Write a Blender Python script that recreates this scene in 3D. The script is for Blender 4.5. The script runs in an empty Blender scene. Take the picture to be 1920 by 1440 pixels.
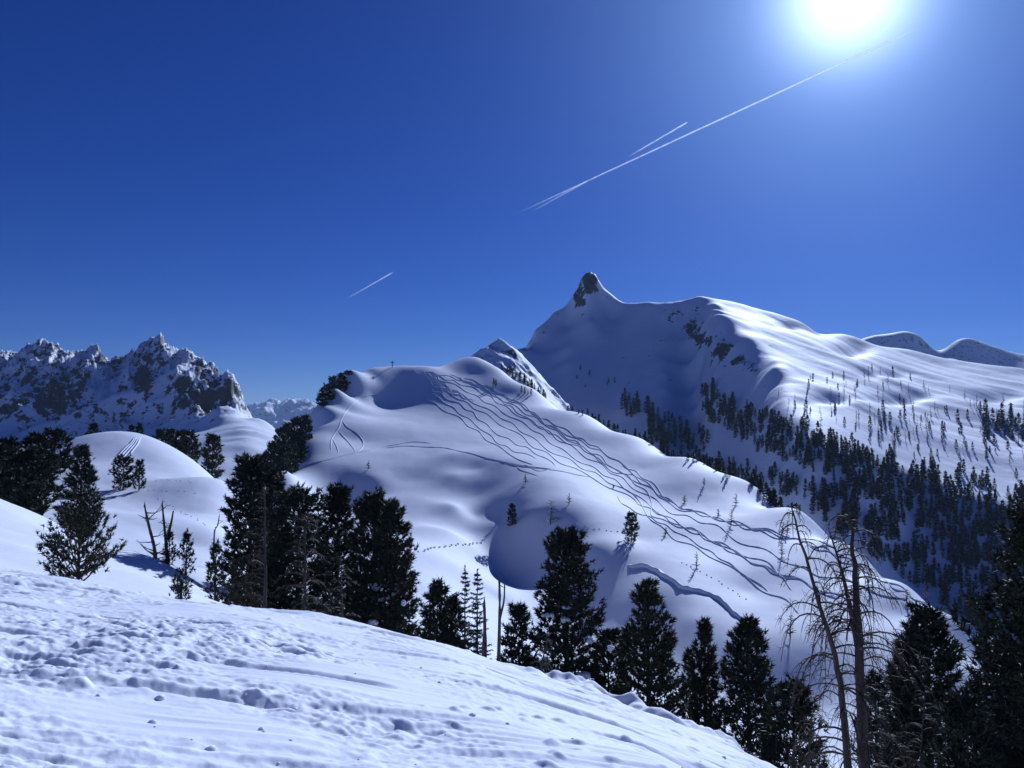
import bpy, math, random
import numpy as np

# ---------------------------------------------------------------- camera
W, H = 1920.0, 1440.0
F = 1536.0                       # focal length in photo pixels
HZ = 800.0                       # row of the level line through the eye
PITCH = math.atan((HZ - H/2) / F)
CP, SP = math.cos(PITCH), math.sin(PITCH)
scene = bpy.context.scene
C = scene.collection

def ray(px, py):
    """photo pixel -> (X/Y, Z/Y) of its viewing direction"""
    a = (px - W/2) / F; b = (H/2 - py) / F
    y = CP - b*SP; z = SP + b*CP
    return a / y, z / y

cam_d = bpy.data.cameras.new('camera')
cam_d.sensor_fit = 'HORIZONTAL'; cam_d.sensor_width = 36.0
cam_d.lens = 36.0 * F / W
cam_d.clip_start = 0.1; cam_d.clip_end = 250000.0
cam = bpy.data.objects.new('camera', cam_d); C.objects.link(cam)
cam.location = (0, 0, 0); cam.rotation_euler = (math.pi/2 + PITCH, 0, 0)
scene.camera = cam

# ---------------------------------------------------------------- sun, sky, exposure
s_, t_ = ray(1592, -14)
SUN = np.array([s_, 1.0, t_]); SUN /= np.linalg.norm(SUN)
SUN_EL = math.asin(SUN[2]); SUN_AZ = math.atan2(SUN[0], SUN[1])
sun_d = bpy.data.lights.new('sun', 'SUN'); sun_d.energy = 5.0; sun_d.angle = math.radians(0.53)
sun_d.color = (1.0, 0.965, 0.92)
sun = bpy.data.objects.new('sun', sun_d); C.objects.link(sun)
from mathutils import Vector
sun.rotation_euler = Vector((-SUN[0], -SUN[1], -SUN[2])).to_track_quat('-Z', 'Y').to_euler()

world = bpy.data.worlds.new('World'); scene.world = world
world.use_nodes = True
wn = world.node_tree; wn.nodes.clear()
def N(tree, typ, **kw):
    n = tree.nodes.new(typ)
    for k, v in kw.items(): setattr(n, k, v)
    return n
sky = N(wn, 'ShaderNodeTexSky', sky_type='NISHITA', sun_disc=False, sun_elevation=SUN_EL, sun_rotation=SUN_AZ,
        altitude=2300.0, air_density=0.9, dust_density=0.15, ozone_density=6.0)
hsv = N(wn, 'ShaderNodeHueSaturation'); hsv.inputs['Saturation'].default_value = 1.20
hsv.inputs['Hue'].default_value = 0.524; hsv.inputs['Value'].default_value = 1.0
wn.links.new(sky.outputs[0], hsv.inputs['Color'])
# forward-scattered aureole of the sun (part of the sky itself)
tc = N(wn, 'ShaderNodeTexCoord')
dot = N(wn, 'ShaderNodeVectorMath', operation='DOT_PRODUCT'); dot.inputs[1].default_value = tuple(SUN)
wn.links.new(tc.outputs['Generated'], dot.inputs[0])
ac = N(wn, 'ShaderNodeMath', operation='ARCCOSINE', use_clamp=False)
mn = N(wn, 'ShaderNodeMath', operation='MINIMUM'); mn.inputs[1].default_value = 0.999999
wn.links.new(dot.outputs['Value'], mn.inputs[0]); wn.links.new(mn.outputs[0], ac.inputs[0])
def halo(sig, amp, col, p=2.0):
    d = N(wn, 'ShaderNodeMath', operation='DIVIDE'); d.inputs[1].default_value = math.radians(sig)
    wn.links.new(ac.outputs[0], d.inputs[0])
    q = N(wn, 'ShaderNodeMath', operation='POWER'); q.inputs[1].default_value = p; wn.links.new(d.outputs[0], q.inputs[0])
    m = N(wn, 'ShaderNodeMath', operation='MULTIPLY'); m.inputs[1].default_value = -1; wn.links.new(q.outputs[0], m.inputs[0])
    e = N(wn, 'ShaderNodeMath', operation='EXPONENT'); wn.links.new(m.outputs[0], e.inputs[0])
    v = N(wn, 'ShaderNodeVectorMath', operation='SCALE'); v.inputs[0].default_value = tuple(c*amp for c in col)
    wn.links.new(e.outputs[0], v.inputs['Scale'])
    return v.outputs[0]
acc = hsv.outputs[0]
HALOS = [(3.3, 30.0, (1, 1, 1), 2.0), (7.5, 13.0, (0.62, 0.84, 1.0), 1.25), (17.0, 3.4, (0.42, 0.60, 1.0), 1.3)]
for hpar in HALOS:
    ad = N(wn, 'ShaderNodeVectorMath', operation='ADD')
    wn.links.new(acc, ad.inputs[0]); wn.links.new(halo(*hpar), ad.inputs[1]); acc = ad.outputs[0]
bg = N(wn, 'ShaderNodeBackground'); bg.inputs['Strength'].default_value = 0.050
wo = N(wn, 'ShaderNodeOutputWorld')
wn.links.new(acc, bg.inputs['Color']); wn.links.new(bg.outputs[0], wo.inputs['Surface'])

vs = scene.view_settings
vs.view_transform = 'Standard'; vs.look = 'None'; vs.gamma = 1.0; vs.use_curve_mapping = False
vs.exposure = -0.24
vs.use_white_balance = True; vs.white_balance_temperature = 5050; vs.white_balance_tint = 12
scene.render.engine = 'CYCLES'
scene.cycles.use_denoising = True
scene.cycles.max_bounces = 6; scene.cycles.diffuse_bounces = 1; scene.cycles.transparent_max_bounces = 12

# ---------------------------------------------------------------- helpers
rng = np.random.default_rng(7)
_perm = np.random.default_rng(3).permutation(4096)
_ga = np.random.default_rng(4).uniform(0, 2*np.pi, 4096)
_gx, _gy = np.cos(_ga).astype(np.float32), np.sin(_ga).astype(np.float32)
def perlin(x, y, seed=0):
    x = np.asarray(x, np.float64) + seed*17.31; y = np.asarray(y, np.float64) - seed*9.77
    xi = np.floor(x).astype(np.int64); yi = np.floor(y).astype(np.int64)
    xf = x - xi; yf = y - yi
    u = xf*xf*xf*(xf*(xf*6-15)+10); v = yf*yf*yf*(yf*(yf*6-15)+10)
    def g(ix, iy, dx, dy):
        h = _perm[(_perm[(ix + seed*131) & 4095] + iy) & 4095]
        return _gx[h]*dx + _gy[h]*dy
    a = g(xi, yi, xf, yf); b = g(xi+1, yi, xf-1, yf); c = g(xi, yi+1, xf, yf-1); d = g(xi+1, yi+1, xf-1, yf-1)
    return (a + u*(b-a) + v*((c + u*(d-c)) - (a + u*(b-a)))) * 1.5
def fbm(x, y, o=4, seed=0, gain=0.5):
    r = 0; a = 1.0; f = 1.0
    for i in range(o):
        r = r + a*perlin(x*f, y*f, seed+i*5); a *= gain; f *= 2.03
    return r
def ridged(x, y, o=4, seed=0, gain=0.5):
    r = 0; a = 1.0; f = 1.0
    for i in range(o):
        r = r + a*(1 - 2*np.abs(perlin(x*f, y*f, seed+i*5))); a *= gain; f *= 2.07
    return r
def smooth(x, a, b):
    t = np.clip((x-a)/(b-a), 0, 1); return t*t*(3-2*t)

def mesh_obj(name, verts, faces, mat=None, parent=None, smooth_=False, label=None, cat=None, group=None, kind=None, attrs=None):
    """faces: (n,3) or (n,4) int array, or list of such arrays"""
    me = bpy.data.meshes.new(name)
    verts = np.ascontiguousarray(verts, np.float32)
    if not isinstance(faces, list): faces = [faces]
    faces = [np.asarray(f, np.int32) for f in faces if len(f)]
    loops = np.concatenate([f.ravel() for f in faces]); sizes = np.concatenate([np.full(len(f), f.shape[1], np.int32) for f in faces])
    starts = np.concatenate([[0], np.cumsum(sizes)[:-1]]).astype(np.int32)
    me.vertices.add(len(verts)); me.vertices.foreach_set('co', verts.ravel())
    me.loops.add(len(loops)); me.loops.foreach_set('vertex_index', loops)
    me.polygons.add(len(sizes)); me.polygons.foreach_set('loop_start', starts)
    if smooth_: me.polygons.foreach_set('use_smooth', np.ones(len(sizes), bool))
    if attrs:
        for k, v in attrs.items():
            at = me.attributes.new(k, 'FLOAT', 'POINT'); at.data.foreach_set('value', np.ascontiguousarray(v, np.float32))
    me.update(calc_edges=True)
    if mat: me.materials.append(mat)
    o = bpy.data.objects.new(name, me); C.objects.link(o)
    if parent: o.parent = parent
    tag(o, label, cat, group, kind)
    return o
def tag(o, label=None, cat=None, group=None, kind=None):
    if label: o['label'] = label
    if cat: o['category'] = cat
    if group: o['group'] = group
    if kind: o['kind'] = kind
    return o
def empty(name, loc, label, cat, group=None, rz=0.0):
    o = bpy.data.objects.new(name, None); C.objects.link(o); o.location = loc; o.rotation_euler = (0, 0, rz)
    o.empty_display_size = 0.3
    return tag(o, label, cat, group)

# ---------------------------------------------------------------- materials
def new_mat(name):
    m = bpy.data.materials.new(name); m.use_nodes = True; t = m.node_tree; t.nodes.clear()
    out = N(t, 'ShaderNodeOutputMaterial'); b = N(t, 'ShaderNodeBsdfPrincipled')
    t.links.new(b.outputs[0], out.inputs['Surface'])
    return m, t, b, out
def ramp(t, stops):
    r = N(t, 'ShaderNodeValToRGB'); el = r.color_ramp.elements
    while len(el) < len(stops): el.new(0.5)
    for e, (p, c) in zip(el, stops): e.position = p; e.color = (*c, 1)
    return r
def noise(t, scale, detail=4, rough=0.5, vec=None):
    n = N(t, 'ShaderNodeTexNoise'); n.inputs['Scale'].default_value = scale; n.inputs['Detail'].default_value = detail
    n.inputs['Roughness'].default_value = rough
    if vec: t.links.new(vec, n.inputs['Vector'])
    return n
SNOW = (0.80, 0.82, 0.90)
def snow_mat(name, bumps, rock=False, rock_scale=0.05):
    m, t, b, out = new_mat(name)
    geo = N(t, 'ShaderNodeNewGeometry')
    pos = geo.outputs['Position']
    n0 = noise(t, bumps[0][0]*0.2, 3, vec=pos)
    r = ramp(t, [(0.3, tuple(c*0.95 for c in SNOW)), (0.7, SNOW)]); t.links.new(n0.outputs['Fac'], r.inputs[0])
    col = r.outputs[0]; rough = 0.55
    b.inputs['Roughness'].default_value = 0.7; b.inputs['Specular IOR Level'].default_value = 0.12
    prev = None
    for sc, st, dist in bumps:
        nn = noise(t, sc, 5, 0.6, pos)
        bp = N(t, 'ShaderNodeBump'); bp.inputs['Strength'].default_value = st; bp.inputs['Distance'].default_value = dist
        t.links.new(nn.outputs['Fac'], bp.inputs['Height'])
        if prev: t.links.new(prev, bp.inputs['Normal'])
        prev = bp.outputs[0]
    t.links.new(prev, b.inputs['Normal'])
    if rock:
        at = N(t, 'ShaderNodeAttribute', attribute_name='rock')
        nr = noise(t, rock_scale, 8, 0.72, pos)
        ad = N(t, 'ShaderNodeMath', operation='ADD'); t.links.new(at.outputs['Fac'], ad.inputs[0])
        am = N(t, 'ShaderNodeMath', operation='MULTIPLY_ADD'); am.inputs[1].default_value = 3.0; am.inputs[2].default_value = -1.0
        t.links.new(nr.outputs['Fac'], am.inputs[0]); t.links.new(am.outputs[0], ad.inputs[1])
        st = N(t, 'ShaderNodeMapRange'); st.inputs['From Min'].default_value = 1.0; st.inputs['From Max'].default_value = 1.06
        t.links.new(ad.outputs[0], st.inputs['Value'])
        nc = noise(t, rock_scale*2.3, 6, 0.7, pos)
        rr = ramp(t, [(0.3, (0.022, 0.021, 0.023)), (0.55, (0.055, 0.05, 0.05)), (0.75, (0.12, 0.10, 0.09))]); t.links.new(nc.outputs['Fac'], rr.inputs[0])
        mx = N(t, 'ShaderNodeMix', data_type='RGBA'); t.links.new(st.outputs[0], mx.inputs[0])
        t.links.new(col, mx.inputs[6]); t.links.new(rr.outputs[0], mx.inputs[7]); col = mx.outputs[2]
    t.links.new(col, b.inputs['Base Color'])
    return m
M = {}
M['snow_near'] = snow_mat('snow_near', [(14.0, 0.16, 0.02), (90.0, 0.4, 0.005)])
_b = [n for n in M['snow_near'].node_tree.nodes if n.type == 'BSDF_PRINCIPLED'][0]
_b.inputs['Subsurface Weight'].default_value = 0.6; _b.inputs['Subsurface Radius'].default_value = (0.8, 0.9, 1.0); _b.inputs['Subsurface Scale'].default_value = 0.05
M['snow_hill'] = snow_mat('snow_hill', [(0.12, 0.12, 0.6), (1.2, 0.10, 0.08)])
M['snow_far'] = snow_mat('snow_far', [(0.03, 0.35, 3.0), (0.2, 0.25, 0.6)], True, 0.06)
M['snow_rocky'] = snow_mat('snow_rocky', [(0.03, 0.2, 3.0), (0.2, 0.25, 0.8)], True, 0.075)
M['snow_plain'] = snow_mat('snow_plain', [(0.002, 0.3, 20.0)])

# ---------------------------------------------------------------- terrain
def tps_fit(P, v, lam=1e-4):
    n = len(P); d = np.linalg.norm(P[:, None]-P[None], axis=2)
    K = np.where(d > 0, d*d*np.log(d+1e-12), 0) + lam*np.eye(n)
    A = np.zeros((n+3, n+3)); A[:n, :n] = K; A[:n, n] = 1; A[:n, n+1:] = P; A[n, :n] = 1; A[n+1:, :n] = P.T
    return np.linalg.solve(A, np.concatenate([v, np.zeros(3)]))
def tps_eval(P, w, Q):
    out = np.empty(len(Q)); n = len(P); Pf = P.astype(np.float32); wf = w[:n].astype(np.float32)
    for i in range(0, len(Q), 20000):
        q = Q[i:i+20000].astype(np.float32)
        d2 = (q[:, :1]-Pf[:, 0])**2 + (q[:, 1:]-Pf[:, 1])**2
        out[i:i+20000] = (0.5*d2*np.log(d2+1e-12)) @ wf
    return out + w[n] + Q @ w[n+1:]
TERR = []
class Terrain:
    """A ground sheet on a polar-log grid: columns are directions s = X/Y, rows are distances Y."""
    def __init__(self, name, table, us, d0, d1, nd, relief=None, mat=None, attr=None, lam=2e-6, kind='structure', dense=0.0, flat=False):
        P, v = [], []
        for px, pts in table.items():
            q = sorted([(d,) + ray(px, py) for py, d in pts])
            for k, (d, s, t) in enumerate(q):
                P.append((s, math.log(d))); v.append(t)
                if dense and k+1 < len(q):                 # straight faces between the given points
                    d2, s2, t2 = q[k+1]; m = int(math.log(d2/d)/dense)
                    for j in range(1, m+1):
                        a = j/(m+1); dd = d+(d2-d)*a; P.append(((s*d*(1-a)+s2*d2*a)/dd, math.log(dd))); v.append((t*d*(1-a)+t2*d2*a)/dd)
        self.P = np.array(P); self.w = tps_fit(self.P, np.array(v), lam)
        self.s = (np.asarray(us) - W/2)/F; self.ld = np.linspace(math.log(d0), math.log(d1), nd) if d0 is not None else np.log(np.asarray(nd))
        S, L = np.meshgrid(self.s, self.ld)
        T = tps_eval(self.P, self.w, np.stack([S.ravel(), L.ravel()], 1)).reshape(S.shape)
        D = np.exp(L); X = S*D; Y = D; Z = T*D
        if relief is not None: Z = Z + relief(X, Y, Z, S*F+W/2, D)
        self.X, self.Y, self.Z = X, Y, Z
        n, m = S.shape
        idx = np.arange(n*m).reshape(n, m)
        f = np.stack([idx[:-1, :-1], idx[:-1, 1:], idx[1:, 1:], idx[1:, :-1]], -1).reshape(-1, 4)
        at = None
        if attr is not None:
            zy = np.gradient(Z, axis=0)/np.maximum(np.gradient(Y, axis=0), 1e-6)
            zx = np.gradient(Z, axis=1)/np.maximum(np.gradient(X, axis=1), 1e-6)
            at = {'rock': attr(X, Y, Z, S*F+W/2, D, zx, zy).ravel()}
        self.obj = mesh_obj(name, np.stack([X, Y, Z], -1).reshape(-1, 3), f, mat, None, not flat, kind=kind, attrs=at)
        TERR.append(self)
    def z(self, x, y):
        fs = np.interp(x/y, self.s, np.arange(len(self.s))); ly = math.log(y); fl = float(np.interp(ly, self.ld, np.arange(len(self.ld))))
        if ly < self.ld[0] or fl > len(self.ld)-1.001 or x/y < self.s[0] or x/y > self.s[-1]: return -1e9
        i = int(min(fs, len(self.s)-1.001)); j = int(fl); a = fs-i; b = fl-j; Z = self.Z
        return float((Z[j, i]*(1-a)+Z[j, i+1]*a)*(1-b) + (Z[j+1, i]*(1-a)+Z[j+1, i+1]*a)*b)
    def hit(self, px, py):
        s, t = ray(px, py)
        if s <= self.s[0] or s >= self.s[-1]: return None
        i = int(np.searchsorted(self.s, s)) - 1; a = (s-self.s[i])/(self.s[i+1]-self.s[i])
        zc = self.Z[:, i]*(1-a)+self.Z[:, i+1]*a
        e = zc - t*np.exp(self.ld)
        k = np.nonzero(e >= 0)[0]
        if not len(k) or k[0] == 0: return None
        k = k[0]; b = -e[k-1]/(e[k]-e[k-1]); y = math.exp(self.ld[k-1]+(self.ld[k]-self.ld[k-1])*b)
        return np.array([s*y, y, t*y])
def ground(x, y): return max(T.z(x, y) for T in TERR)
def at(px, d):
    s, _ = ray(px, 900); return s*d, d
def cols(a, b, step, outer=()):
    return np.array(sorted(set(list(outer) + list(np.arange(a, b+0.1, step)))))

# --- foreground slope the photographer stands on
FG = {
 -700: [(2600, 1.5), (1440, 4.0), (1130, 10), (1000, 25), (940, 45), (980, 70)],
 -300: [(2400, 1.6), (1440, 4.1), (1220, 7), (1100, 11.5), (1020, 21), (960, 36), (915, 50), (950, 68)],
 0: [(2200, 1.8), (1440, 4.3), (1250, 7.0), (1130, 11.5), (1065, 19), (1015, 30), (965, 42), (932, 50), (965, 64)],
 150: [(1440, 4.6), (1250, 7.5), (1140, 13), (1108, 22), (1065, 33), (1012, 46), (1045, 58)],
 300: [(1440, 4.9), (1250, 8), (1150, 13), (1122, 19), (1090, 30), (1052, 44), (1090, 54), (1150, 70)],
 450: [(1440, 5.2), (1250, 8.6), (1170, 13), (1136, 19.5), (1150, 27), (1190, 40), (1220, 60), (1240, 75)],
 640: [(2200, 2.0), (1440, 5.5), (1300, 8), (1200, 13.5), (1161, 20), (1182, 27), (1232, 40), (1270, 60), (1290, 75)],
 800: [(1440, 5.8), (1310, 8.8), (1235, 14), (1202, 20), (1220, 27), (1265, 40), (1290, 60), (1310, 75)],
 960: [(1440, 6), (1335, 9.5), (1275, 15), (1249, 20.5), (1266, 27), (1300, 40), (1330, 60), (1340, 75)],
 1200: [(2100, 2.2), (1440, 7), (1380, 11), (1345, 16), (1331, 21), (1348, 27), (1380, 40), (1390, 60), (1400, 75)],
 1450: [(1560, 6), (1480, 11), (1452, 15), (1441, 20), (1455, 27), (1470, 40), (1460, 60), (1450, 75)],
 1700: [(2300, 2.4), (1700, 6), (1600, 12), (1562, 20), (1562, 40), (1510, 60), (1490, 75)],
 2000: [(1800, 6), (1680, 12), (1640, 20), (1600, 40), (1540, 60), (1520, 75)],
 2600: [(2500, 2.5), (1900, 6), (1760, 12), (1720, 20), (1640, 40), (1590, 75)],
}
def fg_relief(X, Y, Z, U, D):
    ca, sa = math.cos(-0.28), math.sin(-0.28)
    A = X*ca - Y*sa; B = X*sa + Y*ca             # A runs along the fall line to the right
    fade = 1 - smooth(D, 17, 26)
    churn = smooth(fbm(X*0.22, Y*0.30, 3, 11) + 0.70 - 0.00070*U, 0.10, 0.85)*(1-0.35*smooth(D, 10, 16))
    wxx = 0.25*perlin(X*1.1, Y*1.1, 21); lump = fbm(X*2.0+wxx, Y*2.0-wxx, 5, 20, 0.6); bil = np.abs(perlin(A*2.4+wxx, B*3.6, 31)) + 0.6*np.abs(perlin(X*6.0, Y*6.0, 33))
    r = 0.10*fbm(X*0.35, Y*0.35, 2, 41)*fade
    r = r + churn*fade*(0.046*lump + 0.056*(0.45-bil))
    scr = perlin(A*0.3+0.15*perlin(X, Y, 53), B*3.4, 51)*0.6 + perlin(A*0.6, B*8.0, 52)*0.45
    cut = np.maximum(0, perlin(A*0.28, B*1.7, 55)-0.22)
    r = r + fade*(0.065*scr*(0.35+0.65*smooth(perlin(A*0.3, B*0.6, 57), -0.2, 0.5)) - 0.26*cut)
    # ploughed crumbs left by ski edges
    crumb = np.maximum(0, perlin(X*4.2, Y*4.2, 61)-0.28)*smooth(perlin(A*0.4, B*1.1, 63), 0.0, 0.5)
    r = r + fade*0.09*crumb + fade*0.010*fbm(X*9, Y*9, 2, 71)*smooth(perlin(X*0.5, Y*0.5, 73), -0.35, 0.45)
    # far soft undulation and the wind lip where the slope rolls over
    r = r + smooth(D, 20, 34)*0.18*fbm(X*0.16, Y*0.16, 3, 81)
    lip = np.exp(-((D-20.5)/2.6)**2)*smooth(U, 900, 1080)*(1-smooth(U, 1380, 1450))
    r = r + lip*0.42*np.maximum(0, fbm(X*0.75, Y*0.75, 3, 91)-0.05)
    return r
fg_rows = np.concatenate([np.geomspace(1.3, 3.6, 24)[:-1], np.geomspace(3.6, 25, 600)[:-1], np.geomspace(25, 78, 80)])
fg_u = cols(-60, 1600, 3.1, list(np.linspace(-1500, -62, 60)) + list(np.linspace(1604, 3300, 90)))
fg = Terrain('snow_slope', FG, fg_u, None, None, fg_rows, fg_relief, M['snow_near'])

# --- knoll on the left
KN = {
 -200: [(1000, 60), (940, 85), (900, 110), (880, 128), (900, 160), (960, 220)],
 50: [(1060, 50), (1015, 60), (950, 85), (900, 110), (868, 128), (890, 160), (950, 220)],
 150: [(1080, 50), (1020, 60), (950, 85), (880, 115), (819, 145), (840, 175), (900, 220)],
 250: [(1090, 50), (1045, 60), (1000, 71), (960, 86), (915, 105), (860, 126), (812, 150), (835, 175), (900, 220)],
 350: [(1100, 50), (1062, 60), (1020, 72), (960, 92), (900, 115), (853, 140), (880, 170), (950, 220)],
 450: [(1150, 50), (1110, 57), (1050, 70), (980, 92), (931, 114), (955, 140), (1010, 200)],
 510: [(1230, 50), (1180, 60), (1110, 75), (1060, 90), (1020, 105), (1060, 130), (1100, 200)],
 580: [(1420, 50), (1380, 60), (1320, 75), (1260, 90), (1230, 105), (1240, 130), (1240, 200)],
 660: [(1600, 50), (1560, 60), (1520, 75), (1460, 90), (1430, 105), (1440, 130), (1440, 200)],
}
def kn_relief(X, Y, Z, U, D):
    return 0.25*fbm(X*0.05, Y*0.05, 3, 101) + 0.04*fbm(X*0.4, Y*0.4, 2, 105)
knoll = Terrain('snow_knoll', KN, cols(-300, 650, 4.0), 48, 225, 150, kn_relief, M['snow_hill'])

# --- the hill with the ski tracks
HI = {
 440: [(1150, 95), (1050, 140), (980, 190), (950, 220), (980, 270)],
 520: [(1100, 110), (1000, 150), (930, 205), (880, 270), (905, 330)],
 560: [(1100, 112), (1000, 158), (940, 215), (890, 262), (830, 330), (860, 400)],
 600: [(1150, 90), (1100, 118), (1010, 180), (945, 236), (905, 250), (868, 262), (830, 300), (800, 340), (770, 390), (805, 460)],
 650: [(1100, 130), (1010, 195), (950, 242), (900, 254), (862, 266), (820, 310), (770, 385), (742, 426), (702, 449), (697, 456), (735, 530)],
 625: [(790, 345), (760, 396), (737, 412), (727, 420), (755, 480)],
 700: [(1200, 85), (1100, 140), (1010, 190), (960, 226), (940, 236), (895, 254), (852, 274), (838, 284), (780, 372), (744, 427), (704, 458.5), (691, 472), (725, 550)],
 750: [(1100, 140), (1010, 186), (950, 228), (900, 255), (845, 280), (831, 291), (780, 372), (744, 430), (706, 462.5), (686, 486), (720, 560)],
 800: [(1200, 90), (1100, 142), (1020, 182), (950, 226), (900, 254), (850, 278), (833, 290), (780, 372), (740, 432), (705, 470), (688, 495), (697, 540), (730, 640)],
 850: [(1150, 130), (1060, 166), (1000, 200), (945, 226), (890, 254), (850, 274), (838, 285), (790, 362), (740, 432), (700, 500), (679, 560), (720, 650)],
 890: [(1200, 125), (1110, 160), (1050, 194), (1000, 214), (965, 226), (930, 240), (880, 260), (850, 274), (800, 360), (760, 420), (700, 520), (669, 580), (700, 650)],
 925: [(1200, 130), (1110, 168), (1065, 200), (980, 219)],
 940: [(1200, 135), (1130, 166), (1080, 200), (975, 220), (940, 230), (900, 246), (866, 262), (800, 385), (740, 490), (694, 570), (730, 650)],
 1000: [(1250, 115), (1150, 164), (1100, 192), (965, 214), (930, 226), (897, 240), (830, 350), (780, 440), (729, 550), (765, 620)],
 1100: [(1280, 120), (1180, 164), (1100, 179), (1025, 191), (985, 203), (948, 216), (880, 318), (830, 400), (778, 500), (810, 570)],
 1200: [(1280, 135), (1200, 152), (1110, 166), (1060, 180), (1012, 199), (940, 272), (880, 350), (821, 450), (850, 510)],
 1300: [(1330, 122), (1250, 140), (1160, 152), (1110, 162), (1057, 178), (980, 245), (920, 310), (861, 400), (892, 460)],
 1400: [(1380, 118), (1290, 136), (1210, 145), (1160, 154), (1105, 170), (1030, 212), (960, 277), (901, 355), (932, 410)],
 1500: [(1420, 110), (1330, 131), (1220, 143), (1165, 152), (1080, 192), (1010, 246), (957, 300), (992, 345)],
 1600: [(1440, 108), (1340, 125), (1240, 141), (1150, 173), (1080, 216), (1025, 262), (1065, 300)],
 1700: [(1440, 100), (1330, 122), (1230, 151), (1150, 186), (1095, 222), (1140, 260)],
 1800: [(1440, 105), (1320, 131), (1230, 159), (1165, 187), (1215, 222)],
 1900: [(1460, 108), (1370, 129), (1292, 150), (1345, 178)],
 2050: [(1560, 100), (1500, 120), (1450, 140), (1500, 165)],
}
RIB_X = [440, 520, 560, 600, 700, 760, 850, 920, 1000, 1060, 1120, 1200, 1310, 1400, 1480, 1550, 1640, 1800, 1900, 2060]
RIB_D = [190, 200, 240, 262, 284, 291, 285, 265, 240, 222, 210, 199, 178, 170, 155, 145, 130, 131, 129, 120]
def steep(px, d):
    """the ski slope above the rib is steeper than first paced out: draw the far distances in"""
    r = float(np.interp(px, RIB_X, RIB_D)); return d if d <= r else r*(d/r)**0.55
HI = {px: [(py, steep(px, d)) for py, d in pts] for px, pts in HI.items()}
def hi_relief(X, Y, Z, U, D):
    return 0.55*fbm(X*0.018, Y*0.018, 3, 111) + 0.05*fbm(X*0.15, Y*0.15, 3, 117)
hill = Terrain('ski_hill', HI, cols(430, 2080, 2.7), 78, 520, 300, hi_relief, M['snow_hill'])

# --- the horn and its long sunny shoulder
MO = {
 1147: [(800, 930), (650, 1108), (595, 1194), (553, 1226), (648, 1320)],
 1128: [(800, 930), (650, 1108), (580, 1194), (538, 1226), (633, 1320)],
 1117: [(800, 930), (650, 1108), (566, 1194), (524, 1226), (619, 1320)],
 1105: [(800, 930), (650, 1108), (558, 1194), (516, 1226), (611, 1320)],
 1093: [(800, 930), (650, 1108), (572, 1194), (530, 1226), (625, 1320)],
 1080: [(800, 930), (650, 1108), (591, 1194), (549, 1226), (644, 1320)],
 1067: [(800, 930), (650, 1108), (609, 1194), (567, 1226), (662, 1320)],
 1333: [(870, 780), (800, 839), (680, 964), (598, 1031), (560, 1185), (640, 1300)],
 860: [(800, 880), (770, 960), (740, 1060), (790, 1150)],
 920: [(790, 900), (740, 990), (700, 1080), (760, 1180)],
 965: [(785, 930), (720, 1040), (657, 1120), (720, 1220)],
 1005: [(800, 940), (700, 1075), (617, 1185), (690, 1280)],
 1045: [(800, 938), (680, 1090), (626, 1168), (584, 1208), (665, 1310)],
 1180: [(860, 850), (800, 905), (680, 1060), (569, 1208), (660, 1310)],
 1215: [(860, 850), (800, 900), (680, 1050), (566, 1195), (650, 1300)],
 1250: [(870, 835), (800, 895), (680, 1040), (570, 1185), (650, 1300)],
 1310: [(960, 740), (870, 845), (800, 915), (720, 1000), (620, 1105), (557, 1180), (640, 1300)],
 1360: [(960, 680), (870, 753), (800, 810), (690, 920), (612, 989), (565, 1195), (640, 1310)],
 1400: [(970, 618), (880, 683), (800, 754), (722, 850), (632, 941), (575, 1205), (640, 1310)],
 1450: [(980, 544), (880, 603), (800, 660), (760, 701), (722, 778), (690, 808), (588, 1215), (650, 1320)],
 1500: [(1050, 480), (1000, 504), (905, 551), (830, 594), (790, 633), (700, 823), (602, 1225), (660, 1330)],
 1600: [(1130, 430), (1050, 474), (860, 551), (780, 700), (700, 920), (632, 1255), (680, 1360)],
 1700: [(1160, 450), (1080, 504), (890, 588), (800, 745), (720, 976), (655, 1305), (700, 1400)],
 1800: [(1200, 440), (1110, 501), (930, 578), (820, 764), (740, 996), (675, 1325), (720, 1420)],
 1920: [(1240, 430), (1140, 498), (955, 575), (850, 744), (760, 995), (692, 1335), (735, 1430)],
 2100: [(1240, 400), (1140, 460), (1050, 520), (950, 590), (850, 740), (780, 930), (722, 1320), (770, 1420)],
 2350: [(1240, 400), (1050, 540), (900, 700), (790, 960), (760, 1300), (800, 1400)],
}
def in_poly(px, py, poly):
    r = np.zeros(np.shape(px), bool); n = len(poly)
    for i in range(n):
        x1, y1 = poly[i]; x2, y2 = poly[(i+1) % n]
        c = ((y1 > py) != (y2 > py)) & (px < (x2-x1)*(py-y1)/((y2-y1) or 1e-9)+x1); r ^= c
    return r
def pix(X, Y, Z):
    c = CP*Y + SP*Z; u = -SP*Y + CP*Z
    return W/2 + F*X/c, H/2 - F*u/c
def mo_rockmask(px, py):
    """soft mask of the rock bands (horn head, crest cliffs, band under the shoulder)"""
    r = np.zeros(px.shape)
    for (x, y, rx, ry, a) in [(1101, 532, 22, 24, 1.35), (1088, 560, 15, 24, 1.1), (1262, 590, 26, 22, 0.62), (1300, 618, 22, 22, 0.9), (1322, 640, 26, 22, 1.0),
                              (1352, 658, 24, 24, 1.0), (1385, 676, 22, 18, 0.9), (1412, 690, 14, 12, 0.7), (1300, 580, 26, 16, 0.55),
                              (985, 650, 14, 10, 0.6), (1012, 622, 14, 8, 0.5), (1045, 590, 14, 8, 0.45), (1136, 588, 14, 6, 0.45), (1165, 740, 16, 8, 0.4)]:
        r = np.maximum(r, a*np.exp(-(((px-x)/rx)**2 + ((py-y)/ry)**2)))
    return r
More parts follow.
